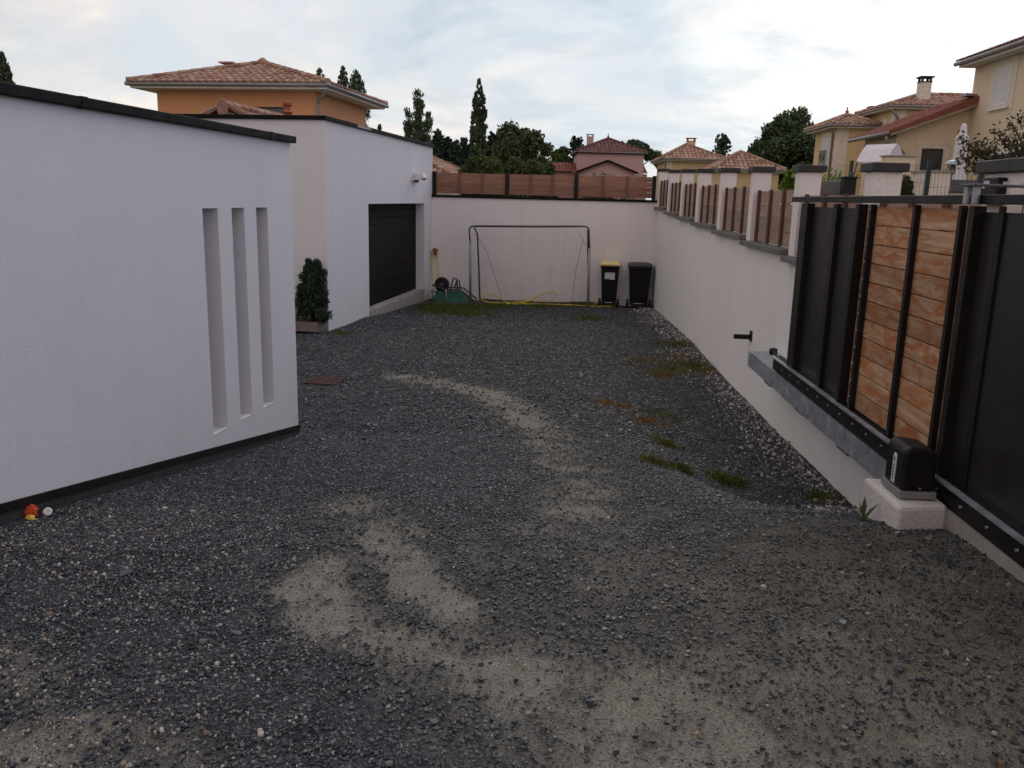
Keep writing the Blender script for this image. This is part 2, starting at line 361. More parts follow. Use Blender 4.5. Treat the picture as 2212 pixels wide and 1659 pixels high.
def dust(x, y):
    x = np.asarray(x, float); y = np.asarray(y, float)
    wx = x+.20*(fbm(x, y, .45, 51, 3)-.5); wy = y+.34*(fbm(x, y, .45, 77, 3)-.5)
    out = np.zeros_like(x)
    for pts, w, a in SW:
        dd = np.full_like(x, 9.0)
        for (ax, ay), (bx, by) in zip(pts[:-1], pts[1:]):
            vx, vy = bx-ax, by-ay; l2 = vx*vx+vy*vy+1e-9
            q = np.clip(((wx-ax)*vx+(wy-ay)*vy)/l2, 0, 1)
            dd = np.minimum(dd, np.hypot(wx-ax-q*vx, wy-ay-q*vy))
        k = np.clip((2.3-dd/w)/2.1, 0, 1); out = np.maximum(out, a*k*k*(3-2*k))
    n = fbm(x, y, .22, 91, 4)
    return np.clip(out*(.35+1.15*n)+.25*np.clip(n-.55, 0, 1)*(y < 6), 0, 1)
def brown(x, y):                                   # earthy, greener stretch on the right near the gate
    return np.clip((np.asarray(x)+.3)/1.5, 0, 1)*np.clip((5.4-np.asarray(y))/1.6, 0, 1)
nx, ny = 330, 560
gx = np.concatenate((np.linspace(-9, -3.0, 40, endpoint=False), np.linspace(-3.0, 3.4, nx-40)))
gy = np.concatenate((np.linspace(-7, 1.4, 20, endpoint=False), np.linspace(1.4, 8, 330, endpoint=False), np.linspace(8, 22.2, ny-350)))
GX, GY = np.meshgrid(gx, gy); GZ = gz(GX, GY)
GZ = GZ+.016*(fbm(GX, GY, .10, 5, 3)-.5)-.012*dust(GX, GY)
V = np.stack((GX, GY, GZ), -1).reshape(-1, 3)
i = np.arange(nx-1)[None, :]+np.arange(ny-1)[:, None]*nx
Q = np.stack((i, i+1, i+1+nx, i+nx), -1).reshape(-1)
mg, tg, bg = newmat('driveway_ground', .95, 0, .15)
a1 = N(tg, 'ShaderNodeAttribute', attribute_name='tint'); a2 = N(tg, 'ShaderNodeAttribute', attribute_name='earth'); vg = coord(tg)
vo = N(tg, 'ShaderNodeTexVoronoi', i_Scale=120.0, i_Randomness=1.0); tg.links.new(coord(tg, (1, .8, 1)), vo.inputs['Vector'])
rv = ramp(tg, [(0, (.020,.023,.027)), (.45, (.044,.050,.056)), (.75, (.064,.067,.071)), (.93, (.09,.083,.076)), (1, (.15,.13,.11))])
sepc = N(tg, 'ShaderNodeSeparateColor'); tg.links.new(vo.outputs['Color'], sepc.inputs[0]); tg.links.new(sepc.outputs[0], rv.inputs[0])
dn = noise(tg, vg, 7, 8, .7); rd = ramp(tg, [(.3, (.20,.18,.148)), (.7, (.32,.29,.245))]); tg.links.new(dn, rd.inputs[0])
dsp = noise(tg, vg, 95, 3, .6); rs = ramp(tg, [(.36, (.36,.37,.38)), (.52, (1,1,1))]); tg.links.new(dsp, rs.inputs[0])
dcol = mixc(tg, .8, rd.outputs[0], rs.outputs[0], 'MULTIPLY')
edge = mth(tg, 'ADD', a1.outputs['Fac'], mth(tg, 'MULTIPLY', mth(tg, 'SUBTRACT', noise(tg, vg, 26, 6, .7), .5), .9))
re = ramp(tg, [(.06, (0,0,0)), (.78, (1,1,1))]); tg.links.new(edge, re.inputs[0])
pm = mth(tg, 'MULTIPLY', noise(tg, vg, 2.2, 6, .65), 1.5, True)
c0 = mixc(tg, mth(tg, 'MULTIPLY', a2.outputs['Fac'], pm, True), rv.outputs[0], (.145,.122,.09))
tg.links.new(mixc(tg, re.outputs[0], c0, dcol), bg.inputs['Base Color'])
bump(tg, bg, mth(tg, 'ADD', vo.outputs['Distance'], mth(tg, 'MULTIPLY', dsp, .4)), .7, .02)
go = npmesh('driveway', V, np.full((nx-1)*(ny-1), 4), Q, mg, None, dust(V[:,0], V[:,1]), True)
ea = go.data.attributes.new('earth', 'FLOAT', 'POINT'); ea.data.foreach_set('value', brown(V[:,0], V[:,1]).astype(np.float32))
tag(go, 'dark slate gravel driveway with pale dusty tyre tracks', 'driveway', kind='structure')

# stones ------------------------------------------------------------
def inside(x, y):
    """between the walls, outside the buildings"""
    a = R(AA); tA = x*math.cos(a)-y*math.sin(a); sA = x*math.sin(a)+y*math.cos(a)
    b = R(AR); tR = x*math.cos(b)-y*math.sin(b)
    ok = (tR < 2.26) & (sA < 20.63)
    ok &= ~((tA < -2.93) & (sA < 6.97) & (sA > -3))
    ok &= ~((tA < -5.10) & (sA > 13.5)) & (tA > -9)
    sR = x*math.sin(b)+y*math.cos(b)
    ok &= ~((tR > 1.70) & (sR > 4.12) & (sR < 4.62)) & ~((tR > 1.97) & (sR < 4.2))
    # inside the camera's view with a margin for a step aside
    ok &= (np.abs(x) < .75*y+1.3)
    return ok
def stones(name, n, area, size, sig, keep, mat, sides=6, flat=(.22,.5), tilt=.30, round_=False, tscale=1.0, seed=1):
    g = np.random.default_rng(seed)
    x = g.uniform(area[0], area[1], n); y = g.uniform(area[2], area[3], n)
    k = inside(x, y) & (g.random(n) < keep(x, y)); x = x[k]; y = y[k]; n = len(x)
    r = np.clip(size*np.exp(sig*g.standard_normal(n)), size*.4, size*3.2)*.5
    h = r*g.uniform(*flat, n)*2
    rot = g.uniform(0, 2*math.pi, n); el = g.uniform(.45, .95, n) if not round_ else g.uniform(.65, 1, n)
    q = np.arange(sides)*2*math.pi/sides
    rad = g.uniform(.55, 1.2, (n, sides)) if not round_ else g.uniform(.93, 1.05, (n, sides))
    ang = q[None]+g.uniform(-.25, .25, (n, sides))*(0 if round_ else 1)
    ux = np.cos(ang)*rad; uy = np.sin(ang)*rad*el[:, None]
    layers = [(-.5, .9), (1.0, .93)] if not round_ else [(-.4, .8), (.3, 1.0), (.8, .72), (1.0, .35)]
    L = len(layers); P = np.zeros((n, L, sides, 3))
    for j, (zz_, sc) in enumerate(layers):
        P[:, j, :, 0] = ux*sc*r[:, None]; P[:, j, :, 1] = uy*sc*r[:, None]
        P[:, j, :, 2] = zz_*h[:, None]+(0 if round_ else g.uniform(-.3, .3, (n, sides))*h[:, None])
    # tilt then turn
    tx = g.standard_normal(n)*tilt; c, s = np.cos(tx)[:, None, None], np.sin(tx)[:, None, None]
    Y, Z = P[..., 1]*c-P[..., 2]*s, P[..., 1]*s+P[..., 2]*c
    c, s = np.cos(rot)[:, None, None], np.sin(rot)[:, None, None]
    X, Y = P[..., 0]*c-Y*s, P[..., 0]*s+Y*c
    P[..., 0] = X+x[:, None, None]; P[..., 1] = Y+y[:, None, None]; P[..., 2] = Z+gz(x, y)[:, None, None]+.001
    nv = L*sides; base = (np.arange(n)*nv)[:, None, None]
    sd_ = []
    for j in range(L-1):
        for k_ in range(sides):
            l_ = (k_+1) % sides; sd_.append((j*sides+k_, j*sides+l_, (j+1)*sides+l_, (j+1)*sides+k_))
    side = (base+np.array(sd_)[None]).reshape(n, -1)
    top = (base[:, 0]+((L-1)*sides+np.arange(sides))[None])
    idx = np.concatenate((side, top), 1).ravel()
    tot = np.tile(np.array([4]*len(sd_)+[sides]), n)
    tint = np.repeat(np.clip(g.random(n)*tscale, 0, 1), nv)
    o = npmesh(name, P.reshape(-1, 3), tot, idx, mat, None, tint, round_)
    return o
M_slate = tinted('slate', [(0, (.015,.018,.024)), (.3, (.033,.040,.050)), (.58, (.055,.066,.076)), (.76, (.076,.074,.085)), (.88, (.115,.126,.132)), (.95, (.165,.155,.145)), (1, (.27,.25,.23))], .55, .4, .3)
M_pebble = tinted('pebble', [(0, (.14,.095,.065)), (.3, (.25,.185,.135)), (.6, (.34,.275,.22)), (.88, (.43,.385,.335)), (1, (.55,.52,.49))], .7, .3, .2)
M_pale = tinted('pale_stone', [(0, (.045,.047,.054)), (.38, (.10,.098,.105)), (.55, (.26,.23,.22)), (.82, (.48,.43,.405)), (1, (.62,.57,.54))], .75, .3, .25)
pebzone = lambda x, y: np.clip((-.45-x-.12*(y-3)+.5*(fbm(x, y, .8, 12)-.5))/.8, 0, 1)*np.clip((4.9-y)/.9, 0, 1)
wallR = lambda x, y: 2.277-(x*math.cos(R(AR))-y*math.sin(R(AR)))        # metres from the right wall
kd = lambda x, y: np.clip(1.03-.95*dust(x, y), .11, 1)**1.2
o = stones('slate_gravel', 430000, (-3.2, 2.6, 1.7, 7.6), .0088, .52, lambda x, y: kd(x, y)*(1-.48*brown(x, y))*np.clip((7.6-y)/1.2, 0, 1), M_slate, seed=3, flat=(.10,.30), tilt=.34, sides=4)
tag(o, 'dark blue grey slate chippings spread over the near yard', 'gravel', kind='stuff')
o = stones('slate_gravel', 240000, (-5.2, 2.6, 6.2, 20.8), .0185, .45, lambda x, y: kd(x, y)*.95*np.clip((y-6.2)/1.2, 0, 1), M_slate, seed=4, flat=(.10,.28), tilt=.34, sides=4)
tag(o, 'dark slate chippings spread over the far yard by the goal', 'gravel', kind='stuff')
o = stones('slate_gravel', 900, (-2.6, 2.6, 1.7, 9), .021, .42, lambda x, y: .35+.5*kd(x, y), M_slate, seed=5, flat=(.12,.3), tilt=.25)
tag(o, 'larger loose slate pieces lying on top of the gravel', 'gravel', kind='stuff')
o = stones('pebbles', 66000, (-3.2, 2.6, 1.7, 6), .0068, .40, lambda x, y: np.maximum(pebzone(x, y)*.85, .015)*(1-.6*dust(x, y)), M_pebble, 6, (.3,.6), .3, True, seed=6)
tag(o, 'small rounded tan and white pebbles mixed into the slate', 'pebbles', kind='stuff')
o = stones('pale_gravel', 110000, (.3, 3.4, 4.6, 20.5), .0145, .50, lambda x, y: np.clip(1.1-wallR(x, y)/(.70+.8*(fbm(x, y, .7, 44)-.5)), 0, 1)**1.9*np.clip((y-4.75)/.5, 0, 1), M_pale, seed=7, flat=(.35,.7), tilt=.5)
tag(o, 'coarse pale and grey stones banked along the foot of the wall', 'gravel', kind='stuff')
o = stones('pale_chips', 800, (-3, 2.6, 1.7, 16), .012, .5, lambda x, y: .9*np.ones_like(x), M_pebble, seed=8)
tag(o, 'scattered whitish chips dotted over the dark gravel', 'gravel', kind='stuff')

# weeds growing through the stones ------------------------------------
def blades(n, spots, hgt, wid, mat, name, label, cat='grass', seed=2, lean=.7):
    g = np.random.default_rng(seed); xs, ys = [], []
    w = np.array([s[3] for s in spots], float); w /= w.sum(); pick = g.choice(len(spots), n, p=w)
    for k, (cx, cy, rr, _) in enumerate(spots):
        m = int((pick == k).sum()); q = g.uniform(0, 6.283, m); d = rr*np.abs(g.standard_normal(m))*.75
        xs.append(cx+d*np.cos(q)); ys.append(cy+d*np.sin(q)*1.2)
    x = np.concatenate(xs); y = np.concatenate(ys); k = inside(x, y); x = x[k]; y = y[k]; n = len(x)
    q = g.uniform(0, 6.283, n); h = hgt*g.uniform(.4, 1.3, n); ww = wid*g.uniform(.6, 1.3, n)
    lx = g.standard_normal(n)*lean*h; ly = g.standard_normal(n)*lean*h; z = gz(x, y)
    dx, dy = np.cos(q)*ww*.5, np.sin(q)*ww*.5
    P = np.zeros((n, 5, 3))
    P[:,0] = np.stack((x-dx, y-dy, z-.005), 1); P[:,1] = np.stack((x+dx, y+dy, z-.005), 1)
    P[:,2] = np.stack((x+dx*.8+lx*.4, y+dy*.8+ly*.4, z+h*.6), 1); P[:,4] = np.stack((x-dx*.8+lx*.4, y-dy*.8+ly*.4, z+h*.6), 1)
    P[:,3] = np.stack((x+lx, y+ly, z+h), 1)
    o = npmesh(name, P.reshape(-1,3), np.full(n, 5), (np.arange(n)[:,None]*5+np.arange(5)[None]).ravel(), mat, None, np.repeat(g.random(n), 5))
    return tag(o, label, cat, kind='stuff')
M_moss = tinted('dry_weed', [(0, (.17,.085,.03)), (.5, (.27,.14,.05)), (1, (.24,.19,.06))], .9, .1, .3, .2)
M_grass = tinted('grass', [(0, (.05,.075,.018)), (.5, (.10,.125,.03)), (1, (.19,.19,.06))], .8, .2, .3, .25)
def spots(lst): return [(*gp(px, py)[:2], r_, w_) for px, py, r_, w_ in lst]
blades(3400, spots([(1430,808,.30,2),(1500,795,.35,1.6),(1395,780,.3,1),(1455,770,.35,.8),(1345,880,.2,.8),(1395,912,.25,1.2),(1310,870,.2,.5),(1430,960,.2,.5),(1525,800,.25,1),(1420,1000,.15,.5)]), .030, .009, M_moss, 'dry_weeds', 'rusty orange dry weeds creeping over gravel near the right wall', 'weeds', 21)
blades(5200, spots([(1465,745,.38,1.3),(1450,800,.5,.9),(1440,900,.45,.5),(1475,1018,.07,.6),(1565,1040,.085,2.2),(1590,1046,.06,.8),(1410,1000,.1,.4),(1440,962,.1,.3),(1765,1075,.10,.4),(1500,792,.35,1.6),(735,722,.2,.6)]), .05, .008, M_grass, 'weedy_grass', 'short green weedy grass tufts along the right side of the yard', 'grass', 22)
blades(9500, spots([(965,672,.55,2.2),(1005,665,.45,2),(930,662,.3,.6),(1080,663,.5,.6),(1170,664,.4,.5),(1255,660,.35,1.2),(1285,655,.3,1),(1010,680,.5,.8),(1275,690,.3,.5),(1130,655,.4,.5),(1340,655,.2,.3)]), .075, .014, M_grass, 'back_grass', 'mossy grass growing along the foot of the back wall', 'grass', 23)

# surroundings -------------------------------------------------------
m, t, b = newmat('meadow_earth', .95, 0, .1); v = coord(t); r = ramp(t, [(.35, (.045,.06,.02)), (.65, (.09,.08,.045))]); t.links.new(noise(t, v, .3, 8, .65), r.inputs[0]); t.links.new(r.outputs[0], b.inputs['Base Color'])
mb = MB(); mb.quad((-900,-900,-2.8),(900,-900,-2.8),(900,900,-2.8),(-900,900,-2.8)); o = part('terrain', mb, m, None); tag(o, 'flat meadow ground reaching to the horizon', 'ground', kind='structure')
mb = MB(); mb.box(2.48, 60, 5.0, 58, -2.79, -.55)
mb.v = [tuple(FW(AR, *p)) for p in mb.v]; o = part('garden_terrace', mb, m, None); tag(o, 'raised garden ground of the neighbours behind the right wall', 'ground', kind='structure')

# ------------------------------------------------------------------ annex (left foreground building)
root = thing('flat_roofed_annex', 'low white rendered building at left with three tall narrow niches and a dark coping', 'building', AA, (-2.919, 6.963, -2.1))
T0, SE, SN = -2.919, 6.963, -6.0
niches = [(5.457, 5.669), (5.875, 6.073), (6.275, 6.477)]; nz0, nz1 = -1.70, -.119
mb = MB(); mb.box(T0-5, T0, SN, SE, -2.6, .40, skip=('+x',))
ys = [SN]+[q for n_ in niches for q in n_]+[SE]
for k in range(len(ys)-1):
    a, c = ys[k], ys[k+1]
    if k % 2 == 0: mb.quad((T0,a,-2.6),(T0,c,-2.6),(T0,c,.40),(T0,a,.40))
    else:
        mb.quad((T0,a,-2.6),(T0,c,-2.6),(T0,c,nz0),(T0,a,nz0)); mb.quad((T0,a,nz1),(T0,c,nz1),(T0,c,.40),(T0,a,.40))
part('wall', mb, M_white, root)
for a, c in niches:
    d = .27; m2 = MB()
    m2.quad((T0,a,nz0),(T0-d,a,nz0),(T0-d,a,nz1),(T0,a,nz1)); m2.quad((T0,c,nz0),(T0,c,nz1),(T0-d,c,nz1),(T0-d,c,nz0))
    m2.quad((T0-d,a,nz0),(T0-d,c,nz0),(T0-d,c,nz1),(T0-d,a,nz1)); m2.quad((T0,a,nz1),(T0-d,a,nz1),(T0-d,c,nz1),(T0,c,nz1))
    m2.quad((T0,a,nz0),(T0,c,nz0),(T0-d,c,nz0),(T0-d,a,nz0))
    p = part('niche', m2, M_white, root)
    part('sill', MB().box(T0-d+.003, T0+.003, a+.003, c-.003, nz0+.002, nz0+.009), M_trimw, root, parent=p)
mb = MB(); mb.box(T0-5.04, T0+.04, SN-.04, SE+.045, .40, .455)
for q in (-1.0, 1.6, 4.2, 6.5): mb.box(T0-.1, T0+.043, q, q+.06, .397, .458)
part('coping', mb, M_coping, root, bevel=.006)
zb = lambda s: np.interp(s, [-6, 0, 3.40, 6.963], [-1.42, -1.42, -1.465, -2.015])
mb = MB(); mm = MB()
sg = [-6, 0, 3.4, 4.6, 5.8, SE+.012]
for a, c in zip(sg[:-1], sg[1:]):
    za, zc = zb(a), zb(c)
    for m_, o1, h0, h1 in ((mb, .014, .045, 0), (mm, .008, .45, .045)):
        m_.prism([(T0, 0), (T0+o1, 0), (T0+o1, 1), (T0, 1)], 'y', a, c); L = m_.v[-8:]
        m_.v[-8:] = [(p[0], p[1], (za if abs(p[1]-a) < 1e-6 else zc)-(h0 if p[2] == 0 else h1)) for p in L]
mb.box(T0-5, T0+.014, SE, SE+.013, zb(SE)-.045, zb(SE)); mm.box(T0-5, T0+.008, SE, SE+.008, zb(SE)-.5, zb(SE)-.045)
part('plinth_strip', mb, M_black, root); part('damp_proof_membrane', mm, M_membrane, root)

# ------------------------------------------------------------------ garage wing
GT, G0 = -5.09, 13.53; BW = 20.666                     # right face, near face, back wall face
root = thing('garage_building', 'white flat-roofed garage block with dark roller door beside the back wall', 'building', AA, (GT, G0, -2.3))
d0, d1, dz0, dz1 = G0+2.2, G0+6.43, -2.185, -.172
mb = MB(); mb.box(GT-7, GT, G0, BW+.08, -2.9, 1.14, skip=('+x',))
mb.quad((GT,G0,-2.9),(GT,d0,-2.9),(GT,d0,1.14),(GT,G0,1.14)); mb.quad((GT,d1,-2.9),(GT,BW+.08,-2.9),(GT,BW+.08,1.14),(GT,d1,1.14))
mb.quad((GT,d0,dz1),(GT,d1,dz1),(GT,d1,1.14),(GT,d0,1.14)); mb.quad((GT,d0,-2.9),(GT,d1,-2.9),(GT,d1,dz0-.12),(GT,d0,dz0-.12))
for y in (d0, d1): mb.quad((GT,y,dz0-.12),(GT-.21,y,dz0-.12),(GT-.21,y,dz1),(GT,y,dz1))
mb.quad((GT,d0,dz1),(GT-.21,d0,dz1),(GT-.21,d1,dz1),(GT,d1,dz1))
part('wall', mb, M_white, root)
mb = MB(); hh = (dz1-dz0)/14
for k in range(14):
    z0 = dz0+k*hh; mb.prism([(GT-.215, z0), (GT-.2065, z0+.006), (GT-.205, z0+hh*.5), (GT-.2065, z0+hh-.006), (GT-.215, z0+hh)], 'y', d0, d1)
part('roller_door', mb, M_door, root)
part('door_sill', MB().box(GT-.205, GT+.018, d0+.002, d1-.002, dz0-.40, dz0), M_conc, root, bevel=.01)
mb = MB(); mb.box(GT-7.04, GT+.045, G0-.045, BW+.12, 1.14, 1.205)
for q in (G0+.9, G0+2.3, G0+4.0, G0+5.6): mb.box(GT-.1, GT+.049, q, q+.05, 1.137, 1.209)
part('coping', mb, M_coping, root, bevel=.006)
mb = MB(); mb.box(GT-.06, GT+.051, G0+1.5, G0+2.28, 1.150, 1.196); part('flashing', mb, M_zinc, root)
# floodlight on the garage wall
p = TS(AA, at(872, 388, 18.9)); fs, fz = 18.95, .40
root = thing('floodlight', 'small white floodlight bracketed to the garage wall above the door', 'lamp', AA, (GT, fs, fz))
part('bracket', MB().box(GT, GT+.03, fs-.2, fs-.1, fz-.09, fz+.0).tube([(GT+.02,fs-.15,fz-.05),(GT+.12,fs-.12,fz-.05),(GT+.16,fs-.02,fz)], .018), M_trimw, root)
mb = MB(); mb.prism([(GT+.06,fz+.09),(GT+.24,fz+.08),(GT+.27,fz-.01),(GT+.21,fz-.06),(GT+.05,fz-.02)], 'y', fs-.09, fs+.19); part('lamp_head', mb, M_trimw, root, bevel=.012)
part('lens', MB().prism([(GT+.275,fz-.015),(GT+.215,fz-.065),(GT+.20,fz-.058),(GT+.26,fz-.005)], 'y', fs-.07, fs+.17), M_glass, root)
part('visor', MB().box(GT+.04, GT+.09, fs-.04, fs+.14, fz-.12, fz-.05), M_darkst, root)
# terracotta vent
q = TS(AA, at(621, 238, 20)); root = thing('roof_vent', 'terracotta vent pipe standing on the garage roof', 'vent', AA, (q[0], q[1], 1.15))
vz = 1.15
part('pipe', MB().lathe([(.075, vz), (.075, 1.72)], (q[0], q[1], 0), 12), M_terra, root); part('cowl', MB().lathe([(.09,1.72),(.12,1.76),(.075,1.80),(.075,1.88),(.11,1.91),(.11,1.97),(.05,1.99)], (q[0], q[1], 0), 12), M_terra, root)

# ------------------------------------------------------------------ back wall, its fence
TB = .327
root = thing('back_wall', 'long white rendered wall closing the yard behind the goal', 'wall', AA, (-2.4, BW, -2.5))
mb = MB(); mb.box(GT, TB+.4, BW, BW+.2, -2.9, -.02); part('wall', mb, M_wall, root)
part('coping', MB().box(GT-.02+.03, TB+.02, BW-.04, BW+.24, -.02, .035), M_coping, root, bevel=.006)
root = thing('board_fence', 'weathered brown board fence with dark posts on top of the back wall', 'fence', AA, (-2.4, BW+.1, .036))
fy = BW+.09
posts = [-5.04, -3.253, -1.597, .225]
for pz in posts: part('post', MB().box(pz-.045, pz+.045, fy-.05, fy+.05, .036, .585), M_black, root, bevel=.004)
for k in range(3):
    a, c = posts[k]+.046, posts[k+1]-.046; m2 = MB(); zz0 = .075; g = random.Random(k)
    for j in range(4): m2.box(a, c, fy-.012+g.uniform(-.004,.004), fy+.014, zz0+j*.121, zz0+j*.121+.118)
    p = part('panel', m2, M_fence, root)
    for j in (1, 2):
        x = a+(c-a)*j/3; part('batten', MB().box(x-.03, x+.03, fy-.035, fy-.0165, .065, .562), M_post, root, parent=p)

# ------------------------------------------------------------------ right wall with stepped pillars
TRW = 2.277
root = thing('stepped_boundary_wall', 'white rendered wall on the right, stepping down between capped pillars with wooden infill', 'wall', AR, (TRW, 12, -2.3))
sb = [20.40, 18.62, 16.62, 14.70, 12.65, 10.62, 8.64, 6.68]; sb.append(4.85)
zk = [-.200-.0575*k for k in range(8)]; zk[0] = -.17
mb = MB(); poly = [(4.2, -2.9), (20.75, -2.9), (20.75, zk[0])]
for k in range(8):
    poly.append((sb[k+1], zk[k]-.001*0));
    poly.append((sb[k+1], zk[k+1] if k < 7 else -.5))
poly += [(4.2, -.5)]
# drop repeated points
pp = [poly[0]]
for q in poly[1:]:
    if abs(q[0]-pp[-1][0])+abs(q[1]-pp[-1][1]) > 1e-6: pp.append(q)
mb.prism(pp, 'x', TRW, TRW+.2); part('wall', mb, M_wall, root)
for k in range(8):
    s1, s0, z = sb[k], sb[k+1], zk[k]
    if k == 0: s1 = 20.62
    part('sill', MB().box(TRW-.085, TRW+.23, s0+.03, s1-.0, z+.001, z+.055), M_slab, root, bevel=.005)
    zt = z+.055; pl = .20; hp = .86-.055-.06
    p = part('pillar', MB().box(TRW-.012, TRW+.186, s1-pl, s1-.004, zt, z+.855), M_rough, root, bevel=.008)
    part('cap', MB().box(TRW-.044, TRW+.22, s1-pl-.033, s1+.031, z+.855, z+.918), M_capm, root, bevel=.006, parent=p)
    a, c = s0+.02, s1-pl-.001; m2 = MB(); top = z+.645
    nb = 4; bh = (top-zt-.02)/nb
    for j in range(nb): m2.box(TRW+.055, TRW+.085, a, c, zt+.015+j*bh, zt+.015+(j+1)*bh-.005)
    p = part('wood_panel', m2, M_panelw, root)
    for f_ in (.05, .37, .69):
        y = c-(c-a)*f_
        part('batten', MB().box(TRW+.028, TRW+.0535, y-.035, y+.035, zt+.008, top+.003), M_batten, root, parent=p)
# gate pier
p = part('gate_pier', MB().box(TRW-.0, TRW+.62, 4.40, 4.85, -.5, .19), M_rough, root, bevel=.008)
part('cap', MB().box(TRW-.04, TRW+.66, 4.365, 4.885, .19, .255), M_capm, root, bevel=.006, parent=p)
part('conduit', MB().box(TRW-.004, TRW+.0, 4.415, 4.423, -.4, .18), M_zinc, root, parent=p)
# letterbox on the pier
root = thing('letterbox', 'black letterbox with a pale emblem on the gate pier', 'letterbox', AR, (TRW, 4.68, .05))
part('body', MB().box(TRW-.05, TRW-.001, 4.60, 4.80, .03, .165), M_black, root, bevel=.008)
part('emblem', MB().lathe([(.012,-.0555),(.016,-.052),(.016,-.0495)], (TRW, 4.74, .12), 12, 'x', (1,.7)), M_trimw, root)
# stop bracket on the wall
q0 = 9.95; root = thing('wall_bracket', 'short black steel stop bracket sticking out of the right wall', 'bracket', AR, (TRW, q0, -1.51))
part('plate', MB().box(TRW-.012, TRW, q0-.05, q0+.05, -1.56, -1.44), M_black, root); part('arm', MB().box(TRW-.20, TRW-.0125, q0-.03, q0+.03, -1.535, -1.485), M_black, root, bevel=.004)

# ------------------------------------------------------------------ sliding gate
TG = 2.0
root = thing('sliding_gate', 'open black sliding gate with a panel of weathered planks', 'gate', AR, (TG, 5, -1.46))
zt, zb_ = .02, -1.325
part('top_rail', MB().box(TG-.035, TG+.045, 1.2, 7.53, zt+.006, zt+.046), M_black, root, bevel=.003)
part('top_rail_edge', MB().box(TG-.037, TG+.046, 1.2, 7.532, zt+.0465, zt+.049), M_zinc, root)
part('bottom_rail', MB().box(TG-.02, TG+.05, 1.2, 7.72, -1.455, -1.335), M_black, root, bevel=.003)
part('rail_lip', MB().box(TG-.055, TG-.0205, 1.2, 7.70, -1.338, -1.328), M_galv, root)
for k in range(24): part('rivet', MB().lathe([(.008,-.008),(.005,-.003),(.008,0)], (TG-.0205, 1.4+k*.26, -1.40), 6, 'x'), M_galv, root)
def bar(y, w, t0=TG-.03, t1=TG+.03, nm='upright', mat=None): return part(nm, MB().box(t0, t1, y-w/2, y+w/2, zb_-.008, zt-.003), mat or M_black, root, bevel=.003)
bar(7.15, .18); bar(6.42, .085, TG-.012, TG+.0205); bar(5.955, .06, TG-.012, TG+.0205); bar(5.875, .045, TG-.035, TG+.03)
part('metal_panel', MB().box(TG+.021, TG+.03, 6.0, 7.2, zb_-.005, zt-.03), M_blackp, root)
m2 = MB(); npk = 11; ph = (zt-.01-zb_)/npk; g = random.Random(3)
for k in range(npk): m2.box(TG+.025, TG+.05+g.uniform(-.003,.003), 4.314, 5.85, zb_+k*ph, zb_+(k+1)*ph-.006)
part('plank_panel', m2, M_gatewood, root, bevel=.004)
bar(5.70, .04, TG-.012, TG+.024); bar(5.02, .042, TG-.008, TG+.024); bar(4.455, .036, TG-.008, TG+.024)
for k in range(12): part('rivet', MB().lathe([(.007,-.007),(.004,-.002),(.007,0)], (TG-.0125, 5.70, zb_+.08+k*.112), 6, 'x'), M_galv, root)
bar(4.285, .055, TG-.03, TG+.03); bar(4.08, .05, TG+.008, TG+.0205); bar(3.05, .09, TG+.004, TG+.0205)
part('metal_panel', MB().box(TG+.021, TG+.03, 1.3, 4.32, zb_-.005, zt-.03), M_blackp, root)
mb = MB().tube([(TG,7.80,-1.31),(TG,7.71,-1.35)], .018); mb.lathe([(.03,-.03),(.035,0),(.03,.03)], (TG, 7.82, -1.315), 10, 'x'); part('end_stop', mb, M_black, root)
# rail beam under the gate
root = thing('gate_track_beam', 'grey galvanised steel beam running along the wall below the gate', 'beam', AR, (TG, 6.5, -1.6))
mb = MB()
for a, c, o_ in ((7.3, 8.75, 0), (6.0, 7.33, .004), (4.45, 6.02, .0)): mb.box(TG-.012-o_, TG+.012-o_, a, c, -1.625-o_, -1.472)
part('web', mb, M_galv, root); part('top_flange', MB().box(TG+.0125, TRW, 4.45, 8.74, -1.49, -1.473), M_galv, root)
for y in (8.0, 6.9, 5.8, 5.0): part('support', MB().box(TG+.0125, TRW, y-.12, y+.12, -1.66, -1.491), M_darkst, root)
part('kerb', MB().box(TG-.035, TRW, 1.2, 4.17, -2.2, -1.4555), M_conc, root)
# motor and its plinth
root = thing('motor_plinth', 'rough white rendered block supporting the gate motor', 'plinth', AR, (1.85, 4.36, -1.6))
m2 = MB(); m2.prism([(1.71,4.05),(1.97,4.10),(1.97,4.48),(1.70,4.52)], 'z', -2.3, -1.432); part('block', m2, stucco('plinth_render', (.60, .555, .53), 45, 1.0, .22), root, bevel=.02)
root = thing('gate_motor', 'black gate motor with a pale badge on a steel base', 'motor', AR, (1.83, 4.3, -1.42))
t0, t1, s0, s1 = 1.755, 1.92, 4.165, 4.395
part('base_plate', MB().box(t0-.008, t1+.01, s0-.01, s1+.01, -1.422, -1.387), M_zinc, root, bevel=.003)
for x in (t0+.02, t1-.03):
    for y in (s0+.02, s1-.02): part('bolt', MB().lathe([(.009,-1.4315),(.009,-1.4225)], (x, y, 0), 8), M_galv, root)
m2 = MB(); m2.prism([(t0,-1.386),(t1,-1.386),(t1,-1.205),(t1-.02,-1.172),(t0+.035,-1.160),(t0+.008,-1.172),(t0,-1.20)], 'y', s0, s1); h = part('housing', m2, M_black, root, bevel=.016)
part('badge', MB().prism([(s0+.085,-1.372),(s0+.125,-1.372),(s0+.125,-1.232),(s0+.115,-1.218),(s0+.095,-1.218),(s0+.085,-1.232)], 'x', t0-.004, t0-.0005), M_label, root)
